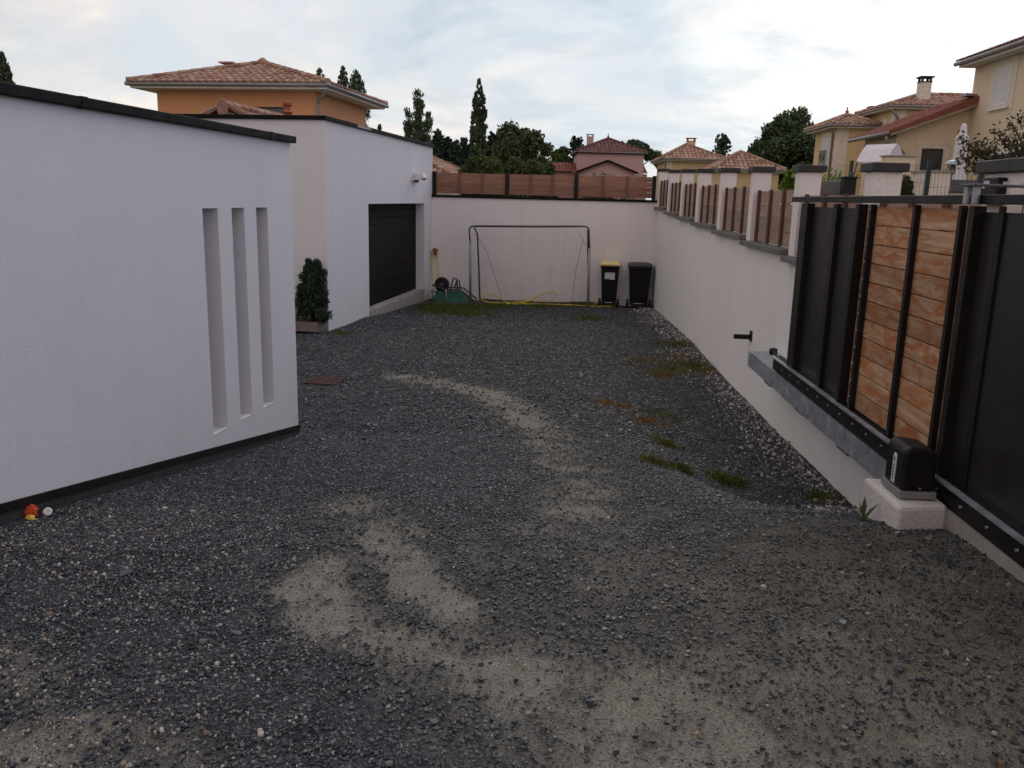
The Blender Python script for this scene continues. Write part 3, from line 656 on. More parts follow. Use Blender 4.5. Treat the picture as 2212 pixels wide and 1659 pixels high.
mb = MB().lathe([(.008,-.0055),(.008,-.0043)], (t0, s0+.105, -1.25), 10, 'x', (1, 1.6)); part('badge_dot', mb, M_ink, root)
for k in range(5): part('badge_letter', MB().box(t0-.0055, t0-.0043, s0+.099, s0+.099+.012+(k % 2)*.004, -1.358+k*.018, -1.346+k*.018), M_ink, root)
part('screw', MB().lathe([(.006,-.004),(.006,0)], ((t0+t1)/2+.01, s0, -1.37), 8, 'y'), M_galv, root)
# roller guide on top
root = thing('roller_guide', 'steel bracket with two pale rollers holding the gate top', 'bracket', AR, (TG, 4.5, .09))
part('plate', MB().prism([(TG-.09,4.16),(TG-.09,4.31),(TG+.06,4.34),(TRW+.02,4.397),(TRW+.05,4.397),(TRW+.05,4.30),(TG+.08,4.17)], 'z', .108, .118), M_darkst, root, bevel=.002)
for y in (4.20, 4.285): part('roller', MB().lathe([(.017,.025),(.018,.033),(.018,.10),(.017,.107)], (TG-.058, y, 0), 12), M_galv, root)
for x, y in ((.0,4.24),(.12,4.30),(.22,4.34)): part('bolt', MB().lathe([(.013,.1185),(.013,.134)], (TG+x,y,0), 8), M_galv, root)

# ------------------------------------------------------------------ yard objects
def gA(t, s): p = FW(AA, t, s, 0); return float(gz(p.x, p.y))
# football goal: front hoop, side struts to a ground bar by the wall, loose net
gl, gr, gf, gb = -3.93, -1.14, 19.85, 20.55; gt = -.63
root = thing('football_goal', 'grey tubular football goal with a sagging pale net in front of the back wall', 'goal', AA, (-2.5, gf, -2.43))
def arcpts(cx, cz, r, a0, a1, n=6): return [(cx+r*math.cos(R(a0+(a1-a0)*k/n)), cz+r*math.sin(R(a0+(a1-a0)*k/n))) for k in range(n+1)]
zl, zr = gA(gl, gf)-.05, gA(gr, gf)-.05; rr = .10; tl, tr = gl-.07, gr-.06
hoop_l = [(gl, gf, zl), (gl-.04, gf+.03, -1.4)]+[(x, gf+.06, z) for x, z in arcpts(tl+rr, gt-.035-rr, rr, 180, 90)]
hoop_r = [(x, gf+.06, z) for x, z in arcpts(tr-rr, gt+.035-rr, rr, 90, 0)]+[(gr-.03, gf+.03, -1.4), (gr, gf, zr)]
part('post', MB().tube([(gl, gf, zl), (gl-.035, gf+.03, -1.02)], .031, 8), M_steel, root, True)
part('post', MB().tube([(gr-.03, gf+.03, -1.10), (gr, gf, zr)], .031, 8), M_steel, root, True)
part('crossbar', MB().tube([(gl-.035, gf+.03, -1.03)]+hoop_l[2:]+hoop_r[:-2]+[(gr-.03, gf+.03, -1.09)], .020, 8), M_darkst, root, True)
part('sleeve', MB().tube([(tl+rr+.05, gf+.06, gt-.033), (-2.6, gf+.06, gt-.004), (tr-rr-.15, gf+.06, gt+.03)], [.023,.025,.023], 8), M_darkst, root, True)
for sgn, (x, z0) in enumerate(((tl+.12, gt-.07), (tr-.03, gt-.05))):
    xb = gl+.10 if sgn == 0 else gr-.03
    part('strut', MB().tube([(x, gf+.08, z0), (x+(.05 if sgn == 0 else 0), gf+.22, z0-.16), (xb, gb-.03, gA(xb, gb)+.04)], .019, 8), M_darkst, root, True)
part('ground_bar', MB().tube([(gl+.10, gb-.03, gA(gl, gb)+.04), (-2.5, gb-.03, gA(-2.5, gb)+.035), (gr-.03, gb-.03, gA(gr, gb)+.04)], .02, 8), M_darkst, root, True)
mb = MB(); nu, nv = 30, 20
def netp(u, v):
    x = gl+.12+(gr-gl-.2)*u+.05*math.sin(v*2.2)*(.5-u); s = gf+.08+(gb-gf-.12)*v**1.3+.05*math.sin(math.pi*v)
    z = (gt-.03)*(1-v)+(gA(-2.5, gb)+.05)*v-.05*math.sin(math.pi*v)
    return (x, s, z)
for i_ in range(nu+1): mb.tube([netp(i_/nu, k/10) for k in range(11)], .0014, 3)
for j in range(nv+1): mb.tube([netp(k/6, j/nv) for k in range(7)], .0014, 3)
part('net', mb, M_net, root)
def rope(pts): part('rope', MB().tube(pts, .005, 5), M_darkst, root, True)
rope([(tl+.13, gf+.1, gt-.2), (gl+.32, gf+.3, -1.25), (gl+.45, gf+.42, -1.7), (gl+.62, gb-.05, -2.33)])
rope([(tr-.12, gf+.1, gt-.25), (gr-.22, gf+.2, -1.0), (gr-.36, gf+.4, -1.7), (gr-.42, gb-.03, -2.36)])
rope([(tr-.02, gf+.07, -1.05), (tr-.17, gf+.1, gt-.22), (tr-.25, gf+.1, gt-.06)])

# wheelie bins seen from behind: wheels towards us
def wheelie(label, px, Y, w, d, h, az, lidmat, sticker, z0=None):
    c = at(px, 660, Y); z0 = float(gz(c.x, c.y))
    root = thing('wheeled_bin', label, 'bin', 0, (0,0,0), 'wheeled bins by the back wall'); root.location = (c.x, c.y, z0); root.rotation_euler = (0,0,-R(az))
    def ring(wx, dy, z, y0=0): return [(-wx/2,y0,z),(wx/2,y0,z),(wx/2,y0+dy,z),(-wx/2,y0+dy,z)]
    secs = [(w*.70,d*.62,.055,.10),(w*.74,d*.68,.26,.07),(w*.88,d*.86,h*.86,.02),(w*.90,d*.90,h*.905,.01)]
    mb = MB(); o = 0
    for (a, e, z, y0) in secs: mb.v += ring(a, e, z, y0)
    for k in range(len(secs)-1):
        for q in range(4): l = (q+1) % 4; mb.f.append((k*4+q, k*4+l, (k+1)*4+l, (k+1)*4+q))
    mb.f += [(3,2,1,0), tuple(range((len(secs)-1)*4, len(secs)*4))]
    part('body', mb, M_binblk, root, bevel=.012)
    part('rim', MB().box(-w*.47, w*.47, -.005, d*.93, h*.875, h*.925), M_binblk, root, bevel=.01)
    lm = MB(); L = [(w*.99,d*1.0,h*.915,-.03),(w*1.0,d*1.02,h*.955,-.04),(w*.90,d*.92,h*.99,.01),(w*.5,d*.6,h*1.005,.15)]
    for (a, e, z, y0) in L: lm.v += ring(a, e, z, y0)
    for k in range(3):
        for q in range(4): l = (q+1) % 4; lm.f.append((k*4+q, k*4+l, (k+1)*4+l, (k+1)*4+q))
    lm.f += [(3,2,1,0),(12,13,14,15)]
    lid = part('lid', lm, lidmat, root, bevel=.01)
    part('handle', MB().tube([(-w*.46,0,h*.90),(-w*.46,-.07,h*.895),(w*.46,-.07,h*.895),(w*.46,0,h*.90)], .014, 8), M_binblk, root, True, parent=None)
    if sticker is not None:
        p = part('lid_sticker', MB().quad((-w*.2,.02,h*.993),(w*.22,.02,h*.993),(w*.2,.10,h*1.0),(-w*.2,.10,h*1.0)), M_label, root, parent=lid)
    part('axle', MB().tube([(-w*.47,.035,.10),(w*.47,.035,.10)], .011, 8), M_galv, root, True)
    for sx in (-1, 1):
        wl = part('wheel', MB().lathe([(.04,-.03),(.095,-.028),(.10,-.015),(.10,.015),(.095,.028),(.04,.03)], (sx*w*.455, .035, .10), 18, 'x'), M_rubber, root, True)
        part('hub', MB().lathe([(.035,-.035),(.04,0),(.035,.035)], (sx*w*.455, .035, .10), 12, 'x'), M_binblk, root, parent=wl)
    part('axle_housing', MB().box(-w*.33, w*.33, .02, .09, .06, .085).box(-w*.33, -w*.20, .02, .09, .085, .135).box(w*.20, w*.33, .02, .09, .085, .135), M_binblk, root, bevel=.006)
    return root
b1 = wheelie('tall slim bin with a yellow lid and a white paper label, right of the goal', 1314, 20.02, .47, .50, 1.05, 8, M_yel, 1)
yb = lambda z, h: (.055 if z < .1 else 0)
mb = MB(); mb.quad((-.11,.0215,.66),(.115,.0215,.65),(.115,.0045,.80),(-.115,.0045,.805)); lb = part('label', MB().prism([(-.115,.655),(.03,.65),(.03,.642),(.115,.642),(.115,.805),(-.115,.805)], 'y', .012, .026), M_label, b1)
for q in ((-.10,-.02,.785,.792),(.03,.09,.775,.782),(-.09,.02,.70,.704),(-.10,.10,.665,.669)): part('print', MB().box(q[0],q[1],.0095,.0115,q[2],q[3]), M_ink, b1, parent=lb)
b2 = wheelie('wide bin with a dark grey lid standing in the corner by the right wall', 1379, 19.9, .575, .56, 1.03, 6, M_bingrey, None)

# upturned wheelbarrow leaning by the wall
wb = FW(AA, -4.48, 20.05, 0); z0 = float(gz(wb.x, wb.y))
root = thing('wheelbarrow', 'green wheelbarrow with a black wheel tipped upside down by the back wall', 'wheelbarrow', AA, (-4.48, 20.05, z0))
root.location.z = z0; OFF[root.name] = Vector((0,0,0))
def tray(top, bot, zt_, zb2, th=.0):
    mb = MB(); mb.v += [(top[0],top[2],zt_),(top[1],top[2],zt_),(top[1],top[3],zt_),(top[0],top[3],zt_),(bot[0],bot[2],zb2),(bot[1],bot[2],zb2),(bot[1],bot[3],zb2),(bot[0],bot[3],zb2)]
    mb.f += [(0,1,2,3),(0,1,5,4),(1,2,6,5),(2,3,7,6),(3,0,4,7)]; return mb
part('tray', tray((-.26,.26,-.10,.30), (-.42,.52,-.25,.42), .25, .015), M_green, root, bevel=.02)
part('tray_rim', MB().tube([(-.42,-.25,.015),(.52,-.25,.015),(.52,.42,.015),(-.42,.42,.015)], .013, 6, True), M_darkst, root, True)
part('frame', MB().tube([(.62,-.2,.05),(.30,-.15,.31),(-.10,-.12,.285),(-.42,.0,.38),(-.18,.22,.31),(.28,.27,.31),(.60,.30,.05)], .02, 8), M_darkst, root, True)
part('leg', MB().tube([(.04,-.13,.30),(.10,-.13,.53),(.13,-.12,.57),(.17,-.12,.57),(.20,-.13,.53),(.22,-.14,.31)], .018, 8), M_darkst, root, True)
part('leg', MB().tube([(.06,.25,.30),(.12,.25,.50),(.17,.25,.50),(.20,.25,.31)], .018, 8), M_darkst, root, True)
part('strut', MB().tube([(-.36,-.24,.03),(-.34,-.18,.34)], .014, 6), M_galv, root, True); part('strut', MB().tube([(-.03,-.24,.03),(-.06,-.16,.30)], .014, 6), M_galv, root, True)
w = part('wheel', MB().lathe([(.10,-.045),(.15,-.05),(.175,-.03),(.18,0),(.175,.03),(.15,.05),(.10,.045)], (-.20,.02,.40), 22, 'y'), M_rubber, root, True)
part('rim', MB().lathe([(.03,-.05),(.10,-.035),(.10,.035),(.03,.05)], (-.20,.02,.40), 16, 'y'), M_darkst, root, True, parent=w)
# bucket
bk = FW(AA, -4.83, 20.22, 0); z0 = float(gz(bk.x, bk.y))
root = thing('bucket', 'small pale blue paint bucket beside the wheelbarrow', 'bucket', AA, (-4.83, 20.22, 0)); root.location.z = z0; OFF[root.name] = Vector((0,0,0))
mb = MB().lathe([(.12,0),(.145,.245),(.152,.25),(.152,.258),(.135,.258),(.115,.03)], (0,0,0), 18); part('pail', mb, M_bucket, root, True)
part('print', MB().prism([(-.08,.09),(.07,.09),(.075,.19),(-.085,.19)], 'y', -.145, -.139), M_label, root)
part('bail', MB().tube([(-.15,0,.24),(-.10,-.09,.17),(0,-.15,.15),(.10,-.09,.17),(.15,0,.24)], .004, 5), M_darkst, root, True)
# hung hose
hx, hs = -4.975, BW-.004
root = thing('hose_hanger', 'rusty red bracket on the back wall near the garage corner', 'bracket', AA, (hx, hs, -1.36))
part('plate', MB().box(hx-.05, hx+.05, hs-.012, hs, -1.42, -1.26), M_redhook, root, bevel=.005)
part('hook', MB().tube([(hx,hs-.012,-1.3),(hx,hs-.12,-1.33),(hx,hs-.15,-1.28)], .016, 8).lathe([(.05,-.10),(.055,-.06),(.03,-.02)], (hx,hs-.06,-1.29), 10, 'y').tube([(hx+.01,hs-.06,-1.32),(hx+.04,hs-.09,-1.45)], .022, 6), M_redhook, root)
root = thing('hanging_hose', 'yellow hose looped over the red bracket and hanging into the bucket', 'hose', AA, (hx, hs-.06, -1.3))
part('hose', MB().tube([(-4.93,20.42,-2.35),(-5.02,20.5,-2.0),(hx-.085,hs-.09,-1.55),(hx-.07,hs-.10,-1.32),(hx-.01,hs-.12,-1.235),(hx+.04,hs-.10,-1.30),(hx+.06,hs-.09,-1.55),(-4.86,20.5,-2.0),(-4.77,20.3,-2.33)], .013, 8), M_hose, root, True)
# ground hose
def catmull(P, n=6):
    P = [Vector(p) for p in P]; out = []
    for i in range(len(P)-1):
        a = P[max(0,i-1)]; b = P[i]; c = P[i+1]; d = P[min(len(P)-1,i+2)]
        for k in range(n):
            u = k/n; out.append(.5*((2*b)+(-a+c)*u+(2*a-5*b+4*c-d)*u*u+(-a+3*b-3*c+d)*u**3))
    return out+[P[-1]]
def gh(t, s, h=.018): return (t, s, gA(t, s)+h)
root = thing('garden_hose', 'yellow garden hose lying in loops along the ground under the goal', 'hose', AA, (-2.5, 20.2, -2.45))
P = [gh(-.55,20.25),gh(-1.0,19.95),gh(-1.5,19.97,.03),gh(-2.2,20.1,.03),gh(-2.9,20.17,.03),gh(-3.4,20.12),gh(-3.68,20.15,.05),(-3.72,20.25,gA(-3.7,20.2)+.10),(-3.6,20.32,gA(-3.6,20.3)+.20),(-3.4,20.33,gA(-3.4,20.3)+.17),(-3.2,20.28,gA(-3.2,20.28)+.08),gh(-3.05,20.22,.03),gh(-2.75,20.2,.04),(-2.55,20.22,gA(-2.5,20.2)+.09),(-2.3,20.26,gA(-2.3,20.2)+.24),(-2.1,20.28,gA(-2.1,20.2)+.31),(-1.96,20.28,gA(-2,20.2)+.29),(-1.96,20.27,gA(-2,20.2)+.18),(-2.1,20.24,gA(-2.1,20.2)+.10),(-2.4,20.2,gA(-2.4,20.2)+.11),(-2.75,20.17,gA(-2.7,20.2)+.07),gh(-3.1,20.06,.02),gh(-2.8,20.0,.02),gh(-2.2,20.22,.02),gh(-1.4,20.25,.02),gh(-.9,20.3,.05),gh(-.45,20.42,.05)]
part('hose', MB().tube(catmull(P), .014, 8), M_hose, root, True)

# planter with a dwarf conifer in front of the garage
pt1 = -5.085; pf = TS(AA, FW(AA, 0, 0, 0)); ps1, ps0 = G0-.03, G0-.52; pt0 = pt1-1.25; pz = -2.19
root = thing('planter_trough', 'brown rectangular planter on blocks against the white garage front', 'planter', AA, (pt1-.5, ps0, -2.23))
m2 = MB(); o = .07
m2.box(pt0, pt1, ps0, ps0+o, pz, pz+.15); m2.box(pt0, pt1, ps1-o, ps1, pz, pz+.15); m2.box(pt0, pt0+o, ps0+o, ps1-o, pz, pz+.15); m2.box(pt1-o, pt1, ps0+o, ps1-o, pz, pz+.15); m2.box(pt0+o, pt1-o, ps0+o, ps1-o, pz+.003, pz+.03)
part('trough', m2, M_trough, root); part('soil', MB().box(pt0+o, pt1-o, ps0+o, ps1-o, pz+.031, pz+.115), M_soil, root)
for x, y in ((pt1-.42, ps0+.06), (pt1-.03, ps1-.3), (pt0+.2, ps0+.06)): part('block', MB().box(x-.1 if x < pt1-.1 else x-.22, x+.02 if x < pt1-.1 else x, y, y+.2, -2.34, pz-.001), M_conc, root)
M_leafc = tinted('conifer_needles', [(0, (.014,.029,.020)), (.5, (.034,.060,.040)), (1, (.068,.10,.064))], .85, .15, .3)
M_leafd = tinted('dark_leaves', [(0, (.028,.050,.028)), (.5, (.066,.10,.048)), (1, (.14,.18,.085))], .75, .25, .3, .15, 1)
M_leafb = tinted('brown_green_leaves', [(0, (.036,.046,.022)), (.5, (.085,.095,.042)), (1, (.15,.15,.068))], .75, .25, .3, .15, 1)
M_leafl = tinted('light_leaves', [(0, (.032,.055,.016)), (.5, (.075,.11,.03)), (1, (.13,.16,.055))], .75, .25, .3, .25, 1)
M_leafp = tinted('plum_leaves', [(0, (.022,.018,.010)), (.5, (.055,.05,.022)), (1, (.11,.095,.04))], .6, .35, .3, .2, 3)
M_leafg = tinted('bright_leaves', [(0, (.08,.14,.02)), (1, (.20,.30,.04))], .6, .35, .2, .3, 3)

def leafmesh(name, P, size, mat, root, g, asp=.5, up=None, jit=1.0, parent=None):
    """P (n,3) leaf positions; up (n,3) preferred long axis or None"""
    n = len(P); a = g.standard_normal((n,3))*jit
    if up is not None: a = a*.45+up
    a /= np.linalg.norm(a, axis=1)[:,None]+1e-9
    b = np.cross(a, g.standard_normal((n,3))); b /= np.linalg.norm(b, axis=1)[:,None]+1e-9
    s = size*g.uniform(.6, 1.4, n)[:,None]
    V = np.stack((P-a*s*.5, P+b*s*asp*.5, P+a*s*.5, P-b*s*asp*.5), 1).reshape(-1,3)
    if root is not None and root.name in OFF: V = V-np.array(OFF[root.name])
    return npmesh(name, V, np.full(n,4), np.arange(4*n), mat, parent if parent is not None else root, np.repeat(np.clip(g.random(n)*.75+.25*g.random(n)**3, 0, 1), 4))
def clumps(g, C, Rr, n, flat=1.0):
    """leaf points filling balls at C (k,3) of radii Rr, denser towards the outside"""
    k = len(C); w = Rr**2/np.sum(Rr**2); pick = g.choice(k, n, p=w)
    d = g.standard_normal((n,3)); d /= np.linalg.norm(d, axis=1)[:,None]
    rad = g.random(n)**.42*g.uniform(.8, 1.12, n); d[:,2] *= flat
    return C[pick]+d*(rad*Rr[pick])[:,None], d
# dwarf conifer
pc = FW(AA, -5.25, (ps0+ps1)/2, pz+.11)
root = thing('dwarf_conifer', 'dense dark dwarf conifer growing in the brown planter', 'shrub', 0, tuple(pc))
root.location = pc
g = np.random.default_rng(5); CC, RR = [], []
for k in range(120):
    h = g.random()**.9; r = .30*(1-.52*h**1.6)*(.95+.1*math.sin(h*11)); q = g.uniform(0, 6.28); d = r*g.uniform(.35, 1)
    CC.append((d*math.cos(q), d*math.sin(q), .07+h*.93)); RR.append(.105*(1-.45*h))
CC = np.array(CC)+np.array(pc); P, d = clumps(g, CC, np.array(RR), 16000)
up = np.tile([0,0,1.0], (len(P),1))+d*.7
leafmesh('foliage', P, .055, M_leafc, root, g, .28, up)
part('stem', MB().tube([tuple(pc), tuple(pc+Vector((0,0,.9)))], [.035,.01], 8), M_bark, root, True)

# rusty drain grate
root = thing('drain_grate', 'rusty iron drain grate set in the slate near the left building', 'drain', AA, (-3.6, 9.4, gA(-3.6,9.4)+.012)); z = gA(-3.6,9.4)+.012
mb = MB(); mb.box(-3.79,-3.77,9.22,9.58,z-.02,z+.016); mb.box(-3.43,-3.41,9.22,9.58,z-.02,z+.016); mb.box(-3.77,-3.43,9.22,9.24,z-.02,z+.015); mb.box(-3.77,-3.43,9.56,9.58,z-.02,z+.015); mb.box(-3.605,-3.59,9.24,9.56,z-.02,z+.0145)
part('frame', mb, M_rust, root)
mb = MB()
for k in range(11): y = 9.252+k*.0285; mb.box(-3.77,-3.605,y,y+.014,z-.015,z+.012); mb.box(-3.59,-3.43,y,y+.014,z-.015,z+.012)
part('slats', mb, M_rust, root); part('pit', MB().box(-3.78,-3.42,9.23,9.57,z-.019,z-.016), M_rubber, root)

# litter by the plinth: crumpled orange cloth, white socket on a cable
c = gp(64, 1122); c = Vector(c)
root = thing('crumpled_cloth', 'crumpled orange and yellow cloth lying at the foot of the left building', 'cloth', 0, tuple(c)); root.location = c
def lump(cx, cy, cz, rx, ry, rz, seed, n=9):
    g = np.random.default_rng(seed); mb = MB(); m_ = 12
    for i in range(n+1):
        th = math.pi*i/n
        for k in range(m_):
            q = 2*math.pi*k/m_; w_ = 1+.28*(g.random()-.5)
            mb.v.append((cx+rx*math.sin(th)*math.cos(q)*w_, cy+ry*math.sin(th)*math.sin(q)*w_, cz+rz*math.cos(th)*w_))
    for i in range(n):
        for k in range(m_): l = (k+1) % m_; mb.f.append((i*m_+k, i*m_+l, (i+1)*m_+l, (i+1)*m_+k))
    return mb
part('orange_piece', lump(c.x-.012, c.y+.03, c.z+.03, .036, .033, .036, 1), M_orangep, root)
part('yellow_piece', lump(c.x+.012, c.y-.012, c.z+.012, .024, .018, .016, 2), M_hose, root)
c = Vector(gp(103, 1116)); root = thing('cable_socket', 'white plastic socket on a black cable lying at the foot of the left building', 'socket', 0, tuple(c)); root.location = c
mb = MB().lathe([(.017,-.03),(.02,-.026),(.021,.022),(.018,.026),(.009,.027),(.008,.020)], (0,0,0), 14); Mx = Matrix.Rotation(R(62),3,'X') @ Matrix.Rotation(R(35),3,'Y')
mb.v = [tuple(Mx @ Vector(v)+c+Vector((0,0,.025))) for v in mb.v]; part('socket', mb, M_trimw, root)
part('cable', MB().tube(catmull([c+Vector((.0,.03,.04)), c+Vector((.06,.07,.06)), c+Vector((.09,.04,.03)), c+Vector((.06,-.0,.02)), c+Vector((-.02,.06,.02)), c+Vector((-.10,.07,.03)), c+Vector((-.13,.05,.02))]), .0045, 6), M_rubber, root, True)

# broad-leaved weed at the motor plinth
c = Vector(gp(1864, 1128)); root = thing('dock_weed', 'small green broad-leaved weed growing beside the motor plinth', 'weed', 0, tuple(c)); root.location = c
mb = MB()
for az_, ln, ht, wd in ((-60,.09,.07,.022),(10,.07,.13,.024),(70,.09,.10,.024),(150,.06,.05,.018),(-130,.07,.045,.02),(-20,.05,.10,.018),(40,.05,.05,.02)):
    a = R(az_); d = Vector((math.sin(a), math.cos(a)*.6, 0)); w_ = Vector((d.y, -d.x, .01)).normalized()*wd*.5
    p0 = c; p1 = c+d*ln*.45+Vector((0,0,ht*.65)); p2 = c+d*ln+Vector((0,0,ht))
    mb.quad(tuple(p0+w_*.2), tuple(p1+w_), tuple(p2), tuple(p1-w_), tuple(p0-w_*.2))
mw = tinted('weed_leaf', [(0, (.05,.085,.02)), (1, (.05,.085,.02))], .6, .3, .2, .25, 30)
part('leaves', mb, mw, root)

# ------------------------------------------------------------------ roofs and houses
def tile_slope(mb, e0, e1, t0, t1, w=.235, row=.36, h=.055):
    e0, e1, t0, t1 = map(Vector, (e0, e1, t0, t1)); u = (e1-e0); L = u.length; u.normalize()
    d = t0-e0; vv = d-u*d.dot(u)
    if vv.length < 1e-4: d = t1-e0; vv = d-u*d.dot(u)
    H = vv.length; vv.normalize(); n = u.cross(vv)
    if n.z < 0: n = -n
    a0 = (t0-e0).dot(u); a1 = (t1-e0).dot(u); nc = max(1, int(round(L/w))); w = L/nc
    mb.quad(e0, e1, t1, t0)
    def P(uu, v, z): return tuple(e0+u*uu+vv*v+n*z)
    for i in range(nc):
        uc = (i+.5)*w
        vm = H*uc/a0 if uc < a0 else (H*(L-uc)/(L-a1) if uc > a1 else H)
        v = -.05
        while v < vm-.04:
            v1 = min(v+row*1.1, vm+.03); b = len(mb.v); jz = random.uniform(0, .008); ju = random.uniform(-.008, .008)
            for (vv_, rw, zz_) in ((v, .5*w*.94, .028+jz), (v1, .5*w*.80, .004)):
                for k in range(5): q = math.pi*k/4; mb.v.append(P(uc+ju-math.cos(q)*rw, vv_, zz_+math.sin(q)*h))
            for k in range(4): mb.f.append((b+k, b+k+1, b+6+k, b+5+k))
            mb.f.append((b, b+1, b+2, b+3, b+4))
            v += row
def ridge(mb, p0, p1, r=.10, seg=.40):
    p0, p1 = Vector(p0), Vector(p1); L = (p1-p0).length; n = max(1, int(L/seg)); d = (p1-p0)/n
    dn = d.normalized(); sd_ = dn.cross(Vector((0,0,1))).normalized(); up = sd_.cross(dn)
    for k in range(n):
        b = len(mb.v)
        for q0, rr_ in ((p0+d*k, r*1.08), (p0+d*(k+1.08), r*.88)):
            for j in range(6): a = math.pi*(1.5*j/5-.25); mb.v.append(tuple(q0+sd_*math.cos(a)*rr_+up*math.sin(a)*rr_*.9+up*.02))
        for j in range(5): mb.f.append((b+j, b+j+1, b+7+j, b+6+j))
        mb.f.append(tuple(b+j for j in range(6)))
def hip(root, t0, t1, s0, s1, ze, ra, rb, wallmat, tilemat, inset=.5, zw=-2.8, w=.235, fascia=M_trimw, gutter=True, walls=None, wallsame=True):
    """hip roof over an eave rectangle; ra, rb are the two ridge ends (equal for a pyramid)"""
    c = [(t0,s0,ze),(t1,s0,ze),(t1,s1,ze),(t0,s1,ze)]
    mb = MB()
    if abs(ra[1]-rb[1]) < 1e-6 and abs(ra[0]-rb[0]) > 1e-6: tops = [(ra,rb),(rb,rb),(rb,ra),(ra,ra)]     # ridge along t
    else: tops = [(ra,ra),(ra,rb),(rb,rb),(rb,ra)]
    for k in range(4): tile_slope(mb, c[k], c[(k+1) % 4], tops[k][0], tops[k][1], w, .36*w/.235)
    if abs(ra[1]-rb[1]) < 1e-6 and abs(ra[0]-rb[0]) > 1e-6: hp = [ra, rb, rb, ra]
    else: hp = [ra, ra, rb, rb]
    for k in range(4): ridge(mb, Vector(c[k])+Vector((0,0,.03)), Vector(hp[k])+Vector((0,0,.05)))
    if (Vector(ra)-Vector(rb)).length > .3: ridge(mb, Vector(ra)+Vector((0,0,.05)), Vector(rb)+Vector((0,0,.05)))
    rf = part('roof', mb, tilemat, root)
    if walls is None: walls = (t0+inset, t1-inset, s0+inset, s1-inset)
    wl = part('wall', MB().box(*walls, zw, ze-.17, skip=('-z',)), wallmat, root)
    part('soffit', MB().box(t0+.06, t1-.06, s0+.06, s1-.06, ze-.168, ze-.045, skip=('+z',)), fascia, root)
    if gutter:
        m2 = MB()
        for k in range(4):
            a, b = Vector(c[k]), Vector(c[(k+1) % 4]); d = (b-a).normalized()*.06
            m2.tube([a-d+Vector((0,0,-.05)), b+d+Vector((0,0,-.05))], .062, 7)
        part('gutter', m2, M_zinc, root, True)
    return rf, wl
def window(root, face, a0, a1, z0, z1, pos, glass=M_glass, trim=None, frame=M_trimw, depth=.03, tw=.16, shutter=False):
    """face '-s' (towards us) or '-t' (towards the yard) or '+t'; a is the coordinate along the wall"""
    sg_ = 1 if face == '+t' else -1
    def bx(m_, x0, x1, y0, y1, o0, o1):
        if face == '-s': m_.box(x0, x1, pos-o1, pos-o0, y0, y1)
        elif sg_ < 0: m_.box(pos-o1, pos-o0, x0, x1, y0, y1)
        else: m_.box(pos+o0, pos+o1, x0, x1, y0, y1)
        return m_
    m_ = MB(); f_ = .05
    bx(m_, a0, a0+f_, z0, z1, .004, depth); bx(m_, a1-f_, a1, z0, z1, .004, depth); bx(m_, a0+f_, a1-f_, z1-f_, z1, .004, depth); bx(m_, a0+f_, a1-f_, z0, z0+f_, .004, depth)
    wn = part('window', m_, frame, root)
    gm = MB()
    if shutter:
        k = 0; z = z0+f_
        while z < z1-f_-.04: bx(gm, a0+f_, a1-f_, z+.003, min(z+.055, z1-f_), .004, .018); z += .058
        part('shutter', gm, M_shutter, root, parent=wn)
    else: part('pane', bx(gm, a0+f_, a1-f_, z0+f_, z1-f_, .006, .012), glass, root, parent=wn)
    if trim:
        m_ = MB(); bx(m_, a0-tw, a0, z0-tw*.6, z1+tw, .001, .02); bx(m_, a1, a1+tw, z0-tw*.6, z1+tw, .001, .02); bx(m_, a0, a1, z1, z1+tw, .001, .02); bx(m_, a0, a1, z0-tw*.6, z0, .001, .02)
        part('surround', m_, trim, root, parent=wn)
    return wn
def chimney(root, rf, x, y, z0, z1, w, d, mat, capmat=M_capm):
    p = part('chimney', MB().box(x-w/2, x+w/2, y-d/2, y+d/2, z0, z1-.22), mat, root, parent=rf)
    m_ = MB(); 
    for sx in (-1,1):
        for sy in (-1,1): m_.box(x+sx*(w/2-.05)-.045, x+sx*(w/2-.05)+.045, y+sy*(d/2-.05)-.045, y+sy*(d/2-.05)+.045, z1-.219, z1-.06)
    m_.box(x-w/2-.07, x+w/2+.07, y-d/2-.07, y+d/2+.07, z1-.0595, z1); m_.box(x-w/2-.03, x+w/2+.03, y-d/2-.03, y+d/2+.03, z1-.26, z1-.2195)
    part('chimney_cap', m_, capmat, root); return p
def finial(root, p, k=1.0):
    part('finial', MB().lathe([(.10*k,0),(.06*k,.08*k),(.10*k,.16*k),(.11*k,.22*k),(.05*k,.30*k),(.03*k,.36*k),(.05*k,.42*k),(.01,.5*k)], p, 10), M_terra, root, True)

# orange house behind the garage
root = thing('orange_house', 'orange rendered house with a clay tiled hip roof behind the garage', 'house', AA, (-12.9, 26, -2.8))
ap = (-13.0, 28.9, 4.20)
hip(root, -16.15, -9.6, 25.9, 32.0, 3.25, ap, ap, M_orange, M_tile, .62, w=.25)
part('ridge_cap', MB().lathe([(.16,-.02),(.17,.08),(.06,.17)], (ap[0], ap[1], ap[2]+.05), 10), M_tile, root)
window(root, '-s', -12.3, -11.2, 1.85, 2.6, 26.52, trim=None, frame=M_capm)
window(root, '+t', 27.9, 28.35, 1.5, 2.4, -10.22, trim=None, frame=M_capm)
part('downpipe', MB().tube([(-9.7,26.0,3.17),(-9.74,26.08,3.0),(-10.12,26.45,2.8),(-10.15,26.46,2.66),(-10.15,26.46,0)], .05, 8), M_zinc, root, True)
part('roof_vent', MB().box(-14.55,-14.05,28.8,29.2,4.24,4.29).box(-14.4,-14.2,28.9,29.1,3.9,4.24), M_tile, root)
